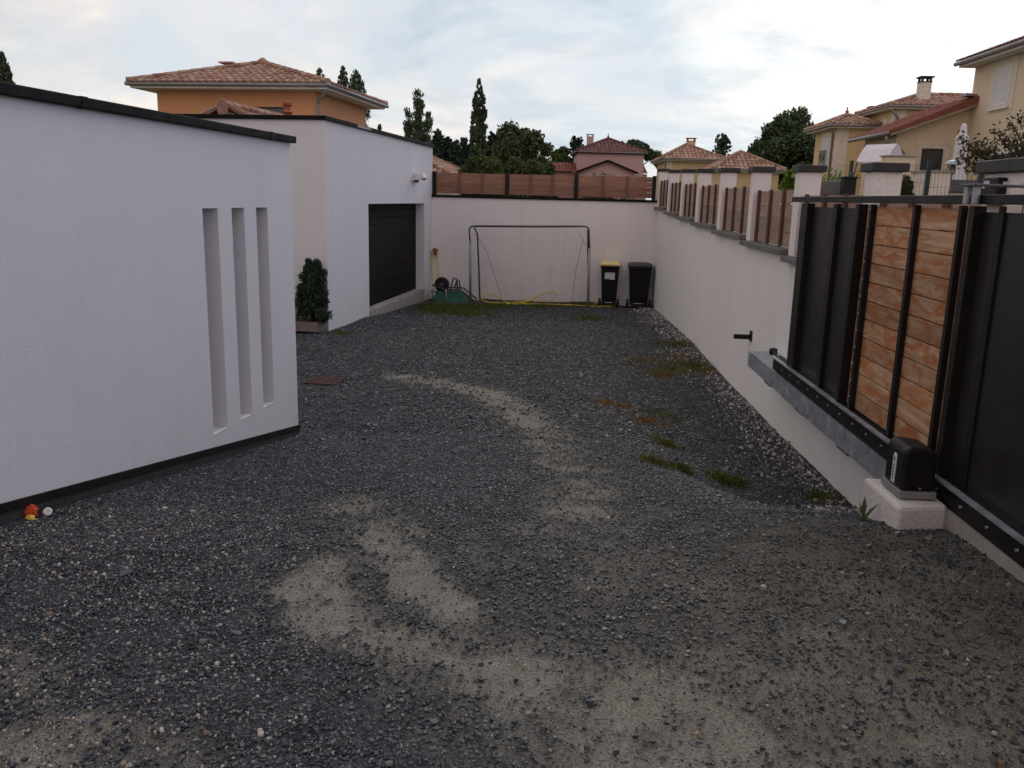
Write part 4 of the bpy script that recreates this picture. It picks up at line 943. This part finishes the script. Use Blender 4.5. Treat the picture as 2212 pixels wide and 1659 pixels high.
# low white house with gable between garage and orange house
root = thing('white_gabled_house', 'low white house whose tiled gable shows over the garage roof', 'house', AA, (-10.2, 22.5, -2.8))
q = TS(AA, at(487, 234, 21)); xr, yr, zr_ = q; hw = 3.0; dz = hw*.42
part('wall', MB().prism([(xr-hw+.15, -2.8),(xr+hw-.15,-2.8),(xr+hw-.15, zr_-dz+.07),(xr, zr_-.035),(xr-hw+.15, zr_-dz+.07)], 'y', yr+.03, yr+3.6), M_white, root)
mb = MB(); yb2 = yr+3.7
tile_slope(mb, (xr+hw, yr, zr_-dz), (xr+hw, yb2, zr_-dz), (xr, yr, zr_), (xr, yb2, zr_)); tile_slope(mb, (xr-hw, yb2, zr_-dz), (xr-hw, yr, zr_-dz), (xr, yb2, zr_), (xr, yr, zr_))
ridge(mb, (xr, yr-.12, zr_+.06), (xr, yb2, zr_+.06), .12); ridge(mb, (xr+hw, yr-.03, zr_-dz+.04), (xr+.1, yr-.03, zr_+.02), .09); ridge(mb, (xr-hw, yr-.03, zr_-dz+.04), (xr-.1, yr-.03, zr_+.02), .09)
mb.lathe([(.13,-.02),(.15,.0),(.13,.02)], (xr, yr-.14, zr_-.0), 10, 'y', (1, 1.5)); part('roof', mb, M_tile, root)
# pale tiled roof whose hip comes out behind the garage corner
root = thing('low_tiled_house', 'low house behind the garage corner, only its clay tiled roof slope showing', 'house', AA, (-9, 38, -2.8))
hip(root, -15.0, -7.35, 34.8, 42.5, .62, (-12.1, 38.6, 2.6), (-12.0, 38.6, 2.6), M_white, M_tile, .5)
# pink house
P0 = at(1313, 330, 85); pz = 4.42; X0 = P0.x
root = thing('pink_house', 'pink house with a brown hip roof and low red-roofed wings beyond the back fence', 'house', 0, (X0, 85, -2.8))
rf, wl = hip(root, X0-3.35, X0+3.4, 82, 88.6, pz, (X0+.0, 85.3, 5.8), (X0+.02, 85.3, 5.8), M_pink, M_tiledark, .3, w=.36, fascia=M_capm)
finial(root, (X0, 85.3, 5.8)); chimney(root, rf, X0-1.65, 86.3, 4.6, 6.25, .62, .6, M_pink, M_pink)
zg = 3.55; xg = at(1311, 356, 80).x; hw = 2.75
part('wing_wall', MB().prism([(xg-hw+.3,-2.8),(xg+hw-.3,-2.8),(xg+hw-.3,zg-1.0),(xg,zg-.1),(xg-hw+.3,zg-1.0)], 'y', 79.5, 82.2), M_pink, root)
mb = MB(); tile_slope(mb, (xg+hw,79.2,zg-1.05),(xg+hw,82.2,zg-1.05),(xg,79.2,zg),(xg,82.2,zg), .34, .5); tile_slope(mb, (xg-hw,82.2,zg-1.05),(xg-hw,79.2,zg-1.05),(xg,82.2,zg),(xg,79.2,zg), .34, .5)
part('wing_roof', mb, M_tiledark, root)
m2 = MB()
for sx in (-1,1): m2.prism([(xg+sx*hw, zg-1.2),(xg, zg-.13),(xg, zg+.03),(xg+sx*hw, zg-1.02)], 'y', 79.12, 79.19)
part('bargeboard', m2, M_coping, root)
for xa, xb in ((at(1186,365,83).x, X0-3.06), (X0+3.1, at(1398,365,83).x)):
    m2 = MB(); tile_slope(m2, (xa,82.4,2.55),(xb,82.4,2.55),(xa,85.4,3.45),(xb,85.4,3.45), .34, .5); part('wing_roof', m2, M_tilered, root)
    part('wing_wall', MB().box(xa+.1, xb-.01, 82.8, 85.4, -2.8, 2.5), M_pink, root)
# far yellow bungalow
c0 = at(1431, 345, 65); x1 = at(1571, 346, 65).x; ze = 3.14
root = thing('ochre_house', 'ochre house with a tiled hip roof and a low chimney, right of the pink house', 'house', AR, TS(AR, (c0.x, 66, -2.8)))
tc0 = TS(AR, c0); ta, tb = tc0[0]-.1, tc0[0]+(x1-c0.x)+.1; s_ = tc0[1]
rd_ = ((ta+tb)/2-.35, s_+2.6, 4.28); re_ = ((ta+tb)/2-.35, s_+4.4, 4.28)
rf, wl = hip(root, ta, tb, s_, s_+7, ze, rd_, re_, M_ochre, M_tile, .45, w=.3, fascia=M_trimw)
chimney(root, rf, (ta+tb)/2+.1, s_+3.4, 3.9, 4.85, .62, .5, M_ochre, M_terra)
part('corner_trim', MB().box(ta+.42, ta+.9, s_+.43, s_+.447, -2.8, ze-.17).box(ta+.43, ta+.447, s_+.45, s_+.9, -2.8, ze-.17), M_cream, root)
part('downpipe', MB().tube([(ta+.05,s_+.05,ze-.1),(ta+.40,s_+.40,ze-.4),(ta+.40,s_+.40,-2.8)], .05, 6), M_zinc, root, True)
# small ochre garage with pyramid roof
cx_ = at(1612, 343, 50); root = thing('ochre_garage', 'small ochre building with a pyramid tiled roof behind the stepped pillars', 'house', AR, TS(AR, (cx_.x, 50, -2.8)))
q = TS(AR, cx_); apx = (q[0]+.05, q[1]+2.0, 2.95); hip(root, q[0]-1.85, q[0]+2.25, q[1]-.1, q[1]+4.2, 1.92, apx, apx, M_ochre, M_tile, .3, w=.25)
# villa with tower and upper block
root = thing('yellow_villa', 'yellow villa with tiled hip roofs, a tower with a balcony window and a tall chimney', 'house', AR, (15.5, 44, -.55))
tt, ss = 12.95, 42.7
hip(root, tt-.45, tt+1.9, ss-.45, ss+3.9, 3.76, (tt+.92, ss+1.75, 4.33), (tt+.95, ss+1.75, 4.33), M_ochre, M_tile, .45, zw=-.6, fascia=M_cream)
finial(root, (tt+.92, ss+1.75, 4.36), .8)
part('quoin', MB().box(tt-.022, tt-.002, ss+.02, ss+.55, -.6, 3.6).box(tt-.022, tt+.55, ss-.022, ss-.002, -.6, 3.6), M_cream, root)
part('downpipe', MB().tube([(tt-.35,ss-.1,3.65),(tt-.09,ss+.3,3.35),(tt-.09,ss+.3,-.6)], .055, 7), M_zinc, root, True)
wn = window(root, '-t', ss+1.0, ss+2.0, 1.98, 3.38, tt, trim=M_cream, shutter=True, tw=.28)
mb = MB().box(tt-.16, tt-.13, ss+.95, ss+2.05, 2.62, 2.66).box(tt-.16, tt-.13, ss+.95, ss+2.05, 2.0, 2.04)
for k in range(8): mb.box(tt-.155, tt-.135, ss+.98+k*.145, ss+1.0+k*.145, 2.04, 2.62)
mb.tube([(tt-.145, ss+1.0+.055*k, 2.33+.2*math.sin(k*.9)) for k in range(19)], .014, 5); part('balcony_rail', mb, M_darkst, root)
ut, us = 14.87, 40.8
m2 = MB(); rf = None
c = [(ut-.42, us-.42, 4.46), (ut+6.5, us-.42, 4.46), (ut+6.5, us+4.2, 4.46), (ut-.42, us+4.2, 4.46)]; rA = (ut+1.75, us+1.9, 5.13); rB = (ut+4.2, us+1.9, 5.13)
for k, (a, b) in enumerate(((rA,rB),(rB,rB),(rB,rA),(rA,rA))): tile_slope(m2, c[k], c[(k+1) % 4], a, b)
for a, b in zip(c, (rA, rB, rB, rA)): ridge(m2, Vector(a)+Vector((0,0,.03)), Vector(b)+Vector((0,0,.05)))
ridge(m2, Vector(rA)+Vector((0,0,.05)), Vector(rB)+Vector((0,0,.05)))
rf = part('upper_roof', m2, M_tile, root); part('upper_wall', MB().box(ut, ut+6, us, us+3.8, -.6, 4.3), M_ochre, root)
part('upper_soffit', MB().box(ut-.4, ut+6.4, us-.38, us+4.1, 4.302, 4.42), M_cream, root)
m3 = MB()
for k in range(4): m3.tube([Vector(c[k])-Vector((0,0,.05)), Vector(c[(k+1) % 4])-Vector((0,0,.05))], .062, 7)
part('upper_gutter', m3, M_zinc, root, True)
part('upper_quoin', MB().box(ut-.022, ut-.002, us+.02, us+.45, -.6, 4.29).box(ut-.022, ut+.45, us-.022, us-.002, -.6, 4.29), M_cream, root)
part('downpipe', MB().tube([(ut-.40,us-.40,4.36),(ut-.3,us-.40,4.2),(ut+.12,us-.10,3.9),(ut+.12,us-.08,3.8),(ut+.12,us-.08,2.2)], .055, 7), M_zinc, root, True)
window(root, '-t', us+1.1, us+2.4, 2.7, 3.78, ut, trim=M_cream, shutter=True, tw=.2)
ch = TS(AR, at(1995, 200, 40.75)); chimney(root, rf, ch[0], ch[1], 4.2, 5.82, .46, .46, M_cream)
finial(root, (rA[0], rA[1], 5.17), .8); ch = TS(AR, at(1889, 238, 44.2)); chimney(root, rf, ch[0], ch[1], 4.45, 4.86, .45, .45, M_cream)
# near villa: tall block and lower tiled wing
root = thing('cream_villa', 'cream house with a red tiled lean-to wing and shuttered upper window at right', 'house', AR, (14.4, 30, -.55))
tw_, sw = 13.67, 30.72
part('wall', MB().box(tw_, tw_+7, 22, sw+.1, -.6, 4.66), M_yellow, root)
mb = MB(); tile_slope(mb, (tw_-.52, sw+.35, 4.82), (tw_-.52, 21.8, 4.82), (tw_+3.2, sw+.35, 6.25), (tw_+3.2, 21.8, 6.25)); part('roof', mb, M_tiledark, root)
part('soffit', MB().box(tw_-.48, tw_+3, 21.9, sw+.25, 4.63, 4.745), M_trimw, root)
part('gutter', MB().tube([(tw_-.54,sw+.4,4.76),(tw_-.54,21.8,4.76)], .075, 8), M_zinc, root, True)
w0 = 28.3; window(root, '-t', w0, w0+1.02, 3.22, 4.36, tw_, trim=M_cream, shutter=True, tw=.3)
part('window_sill', MB().box(tw_-.09, tw_-.021, w0-.12, w0+1.14, 3.09, 3.16), M_trimw, root)
window(root, '-t', 27.3, 28.9, -.4, 1.75, tw_, trim=M_cream, tw=.22); window(root, '-t', 25.4, 26.6, -.4, 1.75, tw_, trim=M_cream, tw=.22)
wt = 11.32; ez, rz = 2.52, 3.70; rk = [(wt, -.6), (tw_-.002, -.6), (tw_-.002, rz-.27), (wt, ez-.03)]
part('wing_wall', MB().prism(rk, 'y', sw, sw+3.1), M_yellow, root)
mb = MB(); e = wt-.44; ez2 = ez-.06; tile_slope(mb, (e, sw+3.4, ez2), (e, sw-.42, ez2), (tw_+.22, sw+3.4, rz), (tw_+.22, sw-.42, rz), .22, .33)
part('wing_roof', mb, M_tilered, root)
sl = (rz-ez2)/(tw_+.22-e)
m2 = MB(); m2.prism([(e-.02, ez2-.06),(e-.02, ez2+.06),(tw_+.22, rz+.06),(tw_+.22, rz-.19)], 'y', sw-.46, sw-.40); part('rake_tiles', m2, M_tilered, root)
m2 = MB(); m2.prism([(e+.1, ez2-.10),(e+.1, ez2-.03),(tw_+.0, rz-.17-.10),(tw_+.0, rz-.24-.10)], 'y', sw-.38, sw-.003); part('rake_board', m2, M_cream, root)
part('wing_gutter', MB().tube([(e-.03,sw+3.45,ez2-.03),(e-.03,sw-.47,ez2-.03)], .075, 8), M_zinc, root, True)
part('downpipe', MB().tube([(e,sw-.3,ez2-.1),(e+.05,sw-.25,ez2-.32),(wt+.25,sw-.06,ez2-.62),(wt+.28,sw-.06,ez2-.8),(wt+.28,sw-.06,-.5)], .055, 8), M_zinc, root, True)
part('flashing', MB().box(tw_-.35, tw_-.003, sw-.3, sw+.2, rz-.02, rz+.05), M_zinc, root)
xa = TS(AR, at(1990, 350, 30))[0]; window(root, '-s', xa, xa+.70, 1.09, 1.99, sw, trim=M_cream, frame=M_capm, tw=.22)
part('window_sill', MB().box(xa-.05, xa+.75, sw-.12, sw-.021, 1.0, 1.07), M_trimw, root)
window(root, '-t', sw+1.6, sw+2.5, .5, 1.55, wt, trim=M_cream, shutter=True)

# ------------------------------------------------------------------ neighbour's garden on the terrace
zt_ = -.55
def gbase(px, Y): p = at(px, 400, Y); return Vector((p.x, p.y, zt_))
# mesh fence
root = thing('mesh_fence', 'green wire mesh fence with dark posts above the boundary wall', 'fence', AR, (3.94, 9.7, zt_))
fp = [(14.75, .66), (12.2, .58), (9.67, .49), (8.47, .42), (6.3, .40)]
for s_, zt2 in fp: part('post', MB().box(3.92, 3.96, s_-.02, s_+.02, zt_, zt2+.03), M_grnpost, root)
mb = MB()
for (sa, za), (sb_, zb3) in zip(fp[:-1], fp[1:]):
    n = int(abs(sa-sb_)/.09); zz_ = min(za, zb3)-.02
    for k in range(1, n): y = sa+(sb_-sa)*k/n; mb.box(3.938, 3.9405, y-.001, y+.001, zt_, zz_)
    for k in range(6): z = zt_+.05+(zz_-zt_-.05)*k/5; mb.box(3.941, 3.9445, sb_+.022, sa-.022, z-.0015, z+.0015)
part('mesh', mb, M_grnpost, root)
# swing canopy
p = gbase(1895, 24); q = TS(AR, p); root = thing('canopy_swing', 'garden swing with an arched white canvas canopy on dark curved legs', 'swing', AR, (q[0], q[1], zt_))
mb = MB(); x0, x1 = q[0]-.45, q[0]+.45; root.rotation_euler.z += R(-52); pr = [(-.42,1.20),(-.36,1.28),(-.18,1.52),(0,1.67),(.16,1.58),(.34,1.36),(.42,1.22)]
for (ya, za), (yb_, zb4) in zip(pr[:-1], pr[1:]): mb.prism([(q[1]+ya, za),(q[1]+yb_, zb4),(q[1]+yb_, zb4-.02),(q[1]+ya, za-.02)], 'x', x0, x1)
cn = part('canopy', mb, M_cloth, root)
part('valance', MB().prism([(q[1]-.41,1.20),(q[1]+.41,1.22),(q[1]+.33,1.36),(q[1]+.15,1.57),(q[1],1.655),(q[1]-.175,1.51),(q[1]-.35,1.28)], 'x', x1-.012, x1-.002), M_cloth, root, parent=cn)
for sx in (x0+.03, x1-.05): part('leg', MB().tube([(sx, q[1]-.40, 1.21),(sx, q[1]-.52,.8),(sx, q[1]-.75,.1),(sx, q[1]-.85,zt_)], .024, 8).tube([(sx,q[1]-.40,1.21),(sx,q[1],1.28),(sx,q[1]+.40,1.21),(sx,q[1]+.8,zt_)], .024, 8), M_darkst, root, True)
part('seat', MB().box(x0+.15, x1-.15, q[1]-.3, q[1]+.2, -.1, -.04).box(x0+.15, x1-.15, q[1]+.2, q[1]+.25, -.1, .4), M_cloth, root)
# masonry barbecue
p = gbase(1936, 20); q = TS(AR, p); root = thing('masonry_barbecue', 'cream masonry barbecue with a thin stone top beyond the pillar', 'barbecue', AR, (q[0], q[1], zt_))
part('body', MB().box(q[0]-.29, q[0]+.36, q[1], q[1]+.3, zt_, 1.13), M_yellow, root); part('slab', MB().box(q[0]-.33, q[0]+.40, q[1]-.04, q[1]+.34, 1.131, 1.16), M_conc, root, bevel=.008)
part('firebox', MB().box(q[0]-.25, q[0]+.25, q[1]-.012, q[1]-.002, .2, .6), M_soil, root)
# parasol
p = gbase(2063, 21); root = thing('parasol', 'closed white parasol on a white pole in the neighbours garden', 'parasol', 0, tuple(p)); x, y = p.x, p.y
part('pole', MB().tube([(x,y,zt_),(x+.03,y,1.95)], .024, 10), M_trimw, root, True)
mb = MB(); n = 20; secs = [(1.98,.03),(1.92,.06),(1.72,.085),(1.70,.115),(1.66,.12),(1.2,.12),(.8,.15),(.48,.19),(.42,.20)]
for z, r_ in secs:
    for k in range(n): a = 2*math.pi*k/n; rr_ = r_*(1+(.22 if k % 2 else -.12)*(1 if z < 1.7 else .4)); mb.v.append((x+.03*(z+.5)/2.5+rr_*math.cos(a), y+rr_*math.sin(a), z+(.02 if k % 2 and z < .5 else 0)))
for i_ in range(len(secs)-1):
    for k in range(n): l = (k+1) % n; mb.f.append((i_*n+k, i_*n+l, (i_+1)*n+l, (i_+1)*n+k))
part('canopy', mb, M_cloth, root); part('tie', MB().lathe([(.128,.95),(.13,.97),(.128,1.0)], (x+.02, y, 0), 16), M_cream, root)
part('base', MB().lathe([(.28,zt_),(.28,zt_+.06),(.06,zt_+.1)], (x,y,0), 18), M_conc, root)
# patio lamp
p = gbase(2053, 20); root = thing('patio_lamp', 'silver domed patio lamp on a thin dark stem', 'lamp', 0, tuple(p)); x, y = p.x, p.y
part('stem', MB().tube([(x,y,zt_),(x,y,.95)], .02, 8), M_darkst, root, True); part('hood', MB().lathe([(.19,.985),(.185,1.0),(.12,1.06),(.05,1.085)], (x,y,0), 18), M_galv, root, True); part('lantern', MB().lathe([(.05,.78),(.07,.8),(.07,.95),(.03,.98)], (x,y,0), 10), M_darkst, root)
# plant trough, tub, shrub, bench, low wall by the boundary
p = gbase(1800, 9.6); q = TS(AR, p); root = thing('plant_trough', 'dark grey plant trough behind the boundary pillars', 'planter', AR, (q[0], q[1], zt_))
part('trough', MB().box(q[0]-.17, q[0]+.09, q[1]-.15, q[1]+.15, zt_, .265), M_slab, root, bevel=.01)
g = np.random.default_rng(8); P = np.array([q[0]-.03, q[1], .28])+g.standard_normal((40,3))*np.array([.12,.08,.03]); Pw = np.array([tuple(FW(AR,*a)) for a in P])
mb_l = MB(); [mb_l.quad(tuple(a), tuple(a+Vector((.02,.01,.04))), tuple(a+Vector((.04,0,.05))), tuple(a+Vector((.02,-.01,.02)))) for a in map(Vector, P)]; part('sprouts', mb_l, M_leafg, root)
p = gbase(1832, 9.2); q = TS(AR, p); root = thing('dark_tub', 'dark square plant tub beside the grey trough', 'planter', AR, (q[0], q[1], zt_))
part('tub', MB().prism([(q[0]-.05,zt_),(q[0]+.05,zt_),(q[0]+.065,.285),(q[0]-.065,.285)], 'y', q[1]-.065, q[1]+.065), M_binblk, root, bevel=.01); part('rim', MB().box(q[0]-.072, q[0]+.072, q[1]-.072, q[1]+.072, .286, .305), M_binblk, root)
p = gbase(2003, 10.6); q = TS(AR, p); root = thing('pale_planter_wall', 'pale rendered planter block behind the mesh fence', 'planter', AR, (q[0], q[1], zt_))
part('block', MB().box(q[0]-.12, q[0]+.18, q[1]-.2, q[1]+.2, zt_, .42), M_cream, root); part('coping', MB().box(q[0]-.14, q[0]+.20, q[1]-.22, q[1]+.22, .421, .445), M_conc, root)
p = gbase(2066, 12); q = TS(AR, p); root = thing('garden_bench', 'low dark garden bench beyond the mesh fence', 'bench', AR, (q[0], q[1], zt_))
part('seat', MB().box(q[0]-.35, q[0]+.5, q[1]-.25, q[1]+.25, .22, .30), M_darkst, root, bevel=.01); part('backrest', MB().box(q[0]-.35, q[0]+.5, q[1]+.2, q[1]+.25, .302, .40), M_darkst, root)
for sx in (-.3, .42):
    for sy in (-.2, .17): part('leg', MB().box(q[0]+sx, q[0]+sx+.06, q[1]+sy, q[1]+sy+.06, zt_, .219), M_darkst, root)

# ------------------------------------------------------------------ trees
def trunk(root, p, h, r, bends=.1, seed=0):
    g = random.Random(seed); pts = [Vector(p)+Vector((g.uniform(-1,1)*bends*h*k/5, g.uniform(-1,1)*bends*h*k/5, h*k/5)) for k in range(6)]
    part('trunk', MB().tube(pts, [r*(1-.14*k) for k in range(6)], 8), M_bark, root, True); return pts
def tree(name, label, kind, px, ptop, wpx, Y, mat, n, leaf, seed, zb=-2.8, group=None, lo=0.0, dx=None, cat='tree', gap=1.0):
    """px, ptop and wpx say how the crown stands in the photo, Y how far away it grows"""
    g = np.random.default_rng(seed); top = at(px, ptop, Y); base = Vector((top.x, top.y, zb)); H = top.z-zb; Wd = wpx*Y/1885
    root = thing(name, label, cat, 0, tuple(base), group); B = np.array(base); CC, RR = [], []; upv = None
    if kind == 'column':
        for k in range(500):
            h = lo+(1-lo)*g.random(); r = .5*Wd*min(1, ((1-h)*4.0)**.55+.02)*(.72+.28*min(1, h*2.2)); q = g.uniform(0, 6.28); d = r*math.sqrt(g.random())
            CC.append((d*math.cos(q), d*math.sin(q), h*H*.97)); RR.append(.12*Wd*(.4+.6*min(1, (1-h)*6)))
        upv = (0,0,1.6)
    elif kind == 'poplar':
        for b_ in range(7):
            q = b_*6.28/7+g.uniform(-.3,.3); d = .27*Wd*(b_ > 0); hh = 1-.24*g.random() if b_ else 1.0
            for k in range(34):
                h = lo+(hh-lo)*g.random(); CC.append((d*math.cos(q)*(1-.15*h)+g.uniform(-.06,.06)*Wd, d*math.sin(q)*(1-.15*h)+g.uniform(-.06,.06)*Wd, h*H*.97)); RR.append(Wd*.135*(1.15-.45*h/hh))
        upv = (0,0,.9)
    elif kind == 'conifer':
        for k in range(150):
            h = lo+(1-lo)*g.random(); r = .5*Wd*(1-h)/(1-lo*.8)+.02*Wd; q = g.uniform(0, 6.28); d = r*g.uniform(.3, 1)
            CC.append((d*math.cos(q), d*math.sin(q), h*H-.12*d)); RR.append(.035*Wd+.13*Wd*(1-h))
    elif kind == 'round':
        m_ = 46
        for k in range(m_):
            v = g.standard_normal(3); v /= np.linalg.norm(v); v[2] = abs(v[2])*1.0-.25; r = g.uniform(.35, .92)
            cz = lo+(1-lo)*.45; CC.append((v[0]*r*.5*Wd, v[1]*r*.5*Wd, H*(cz+v[2]*r*(1-lo)*.50))); RR.append(Wd*g.uniform(.09, .17))
    elif kind == 'umbrella':
        for k in range(34):
            q = g.uniform(0, 6.28); d = .5*Wd*math.sqrt(g.random()); CC.append((d*math.cos(q), d*math.sin(q)*.7, H*(.80+.10*(1-(2*d/Wd)**2)+g.uniform(-.08,.06)))); RR.append(Wd*g.uniform(.07,.12))
    elif kind == 'sparse':
        for k in range(260):
            h = lo+(1-lo)*g.random(); r = .5*Wd*(1.05-.75*(h-lo)/(1-lo)); q = g.uniform(0, 6.28); d = r*g.uniform(.2, 1); CC.append((d*math.cos(q), d*math.sin(q), h*H)); RR.append(Wd*g.uniform(.02,.05))
    CC = np.array(CC); RR = np.array(RR)*gap
    kz = H/np.max(CC[:,2]+RR*.8); kx = .5*Wd/np.percentile(np.hypot(CC[:,0], CC[:,1])+RR, 92)
    CC = CC*np.array([kx, kx, kz])+B; P, d = clumps(g, CC, RR, n)
    P = P[P[:,2] < base.z+H*1.02]
    up = None if upv is None else np.tile(upv, (len(P),1))
    pts = trunk(root, base, H*(.9 if kind in ('column','conifer','poplar') else .75), max(.05, .028*H), .012 if kind in ('column','conifer','poplar') else .012, seed)
    mb = MB(); idx = g.choice(len(CC), min(len(CC), 14), replace=False)
    for k in idx:
        c_ = Vector(CC[k]); f = min(.95, max(.25, (c_.z-base.z)/H-.12)); q = pts[min(5, int(f*6))]; mb.tube([q, q.lerp(c_, .5)+Vector((0,0,.02*H)), c_], [.010*H, .007*H, .003*H], 5)
    part('limbs', mb, M_bark, root, True)
    leafmesh('crown', P, leaf, mat, root, g, .55 if upv is None else .34, up); return root
T = tree
T('poplar_tree', 'tall broad poplar with several upright spires, left of the cypress', 'poplar', 905, 195, 80, 105, M_leafd, 15000, .36, 101, lo=.28)
T('poplar_tree', 'slim poplar top just right of the orange roof peak', 'column', 690, 147, 46, 120, M_leafd, 6000, .36, 102, lo=.5, group='poplars behind the orange house')
T('poplar_tree', 'taller poplar of the pair above the orange house right eave', 'column', 741, 142, 40, 120, M_leafd, 6000, .36, 103, lo=.5, group='poplars behind the orange house')
T('poplar_tree', 'shorter fuller poplar of the pair above the orange house right eave', 'column', 769, 150, 58, 120, M_leafd, 7000, .36, 104, lo=.5, group='poplars behind the orange house')
T('cypress_tree', 'tall narrow dark cypress rising behind the back fence', 'column', 1035, 170, 40, 42, M_leafd, 40000, .13, 105)
T('cypress_tree', 'dark cypress top cut by the left picture edge', 'column', 3, 112, 50, 40, M_leafd, 14000, .17, 106, lo=.4)
for k, (px, py, w_, Y) in enumerate(((946,283,36,74),(968,300,34,76),(985,308,34,72),(1003,300,32,78),(1020,302,30,80),(1062,288,30,75),(1078,282,26,84),(925,318,34,70),(1100,300,36,78))):
    T('spruce_tree', ['dark spruce beside the broad poplar', 'second dark spruce right of the broad poplar', 'low dark spruce midway between poplar and cypress', 'dark spruce left of the cypress', 'dark spruce just behind the cypress', 'dark spruce directly right of the cypress', 'thin dark spruce behind the big round tree', 'low dark spruce at the garage roof corner', 'dark spruce in front of the big round tree'][k], 'conifer', px, py-4, w_*3.4, Y, M_leafc, 9000, .32, 120+k, lo=.3, group='dark spruces behind the fence')
T('broad_tree', 'large dark round tree with a brownish crown in the middle distance', 'round', 1128, 262, 150, 70, M_leafb, 24000, .30, 140, lo=.1)
T('birch_tree', 'pale wispy tree between cypress and round tree', 'sparse', 1082, 292, 80, 88, M_leafb, 6000, .3, 141, lo=.3)
T('willow_tree', 'light green willow left of the pink house', 'round', 1228, 316, 110, 95, M_leafl, 14000, .36, 142, lo=.05)
T('monkey_puzzle', 'sparse drooping conifer behind the pink house chimney', 'sparse', 1247, 295, 58, 92, M_leafc, 3600, .28, 143, lo=.62)
T('umbrella_pine', 'flat crowned dark pine right of the pink house', 'umbrella', 1372, 302, 112, 115, M_leafd, 15000, .42, 144)
T('young_tree', 'small sparse tree above the ochre house roof', 'sparse', 1562, 290, 66, 78, M_leafd, 3400, .26, 145, lo=.5)
T('ash_tree', 'large dark leafy tree left of the yellow villa', 'round', 1722, 230, 190, 60, M_leafd, 34000, .26, 146, lo=.12)
T('side_tree', 'smaller tree leaning out at the left of the large leafy tree', 'round', 1652, 300, 80, 62, M_leafd, 9000, .26, 147, lo=.3)
for k, (px, py, w_, Y, m_) in enumerate(((1060,332,76,30,M_leafl),(1020,338,50,32,M_leafl),(1108,335,80,31,M_leafb),(1150,342,70,29,M_leafl),(1185,352,44,33,M_leafb))):
    T('garden_shrub', ['loose light green shrub right of the cypress', 'dense green shrub at the cypress foot', 'olive shrub below the big round tree', 'pale leafy shrub in front of the big round tree', 'dark olive shrub at the right of the row behind the fence'][k], 'round', px, py, w_*1.25, Y, m_, 7000, .11, 160+k, lo=.3, group='shrubs behind the back fence', cat='shrub')
T('clipped_hedge', 'low dark green hedge top along the fence before the pink house', 'round', 1310, 371, 130, 24, M_leafl, 2500, .07, 170, lo=.5, cat='hedge')
T('banana_plant', 'bright yellow green leafy plant behind the fourth pillar from the gate', 'sparse', 1706, 370, 24, 16, M_leafg, 220, .22, 171, zb=zt_, lo=.55, cat='plant')
T('laurel_shrub', 'leafy laurel shrub behind the gate between two pillars', 'round', 1960, 380, 34, 9.5, M_leafb, 900, .07, 172, zb=zt_, lo=.3, cat='shrub')
T('sapling', 'thin sapling tip over the garage roof edge', 'sparse', 820, 270, 16, 60, M_leafd, 160, .22, 173, lo=.8)
# plum branch leaning in from the right
c = at(2290, 420, 12.5); root = thing('plum_tree', 'plum tree with bronze leaves leaning in at the right edge', 'tree', 0, (c.x, c.y, zt_))
g = np.random.default_rng(9); P = []; mb = MB(); base = Vector((c.x, c.y, zt_)); fork = base+Vector((-.1, 0, .9)); part('trunk', MB().tube([base, fork], [.08,.06], 8), M_bark, root, True)
for (px, py, dy) in ((2075,300,0),(2070,340,.3),(2095,360,-.2),(2120,310,.2),(2150,285,0),(2185,265,.3),(2210,250,-.3),(2140,345,.1),(2165,350,-.3),(2195,330,.2),(2105,330,.2),(2215,300,.4),(2130,365,.3),(2180,305,-.2),(2090,318,.1)):
    e_ = at(px, py, 12.5+dy); pts = [fork, fork.lerp(e_, .45)+Vector((0,0,-.12)), fork.lerp(e_, .75)+Vector((0,0,-.05)), e_]; mb.tube(catmull(pts, 4), [.028-.0019*k for k in range(13)], 6)
    cp = catmull(pts, 14)
    for k in range(130):
        q = cp[int(len(cp)*(.42+.58*g.random()**.8)) if True else 0] if False else cp[min(len(cp)-1, int(len(cp)*(.42+.58*g.random()**.75)))]
        P.append(np.array(q)+g.standard_normal(3)*.055)
part('limbs', mb, M_bark, root, True); leafmesh('crown', np.array(P), .062, M_leafp, root, g, .5)
# far tower crane jib
a, b = at(1631, 295, 240), at(1668, 303, 236); root = thing('tower_crane', 'far construction crane whose pale jib shows beside the large leafy tree', 'crane', 0, (b.x+8, b.y, -2.8))
mb = MB(); d = b-a; b2 = b+d*.6; n = 14
for k in range(n): p0 = a+(b2-a)*k/n; p1 = a+(b2-a)*(k+1)/n; mb.tube([p0, p1], .12, 4); mb.tube([p0+Vector((0,0,-.9)), p1+Vector((0,0,-.9))], .12, 4); mb.tube([p0, p1+Vector((0,0,-.9))], .08, 4)
part('jib', mb, M_galv, root); part('mast', MB().box(b2.x-.6, b2.x+.6, b2.y-.6, b2.y+.6, -2.8, b2.z), M_galv, root)
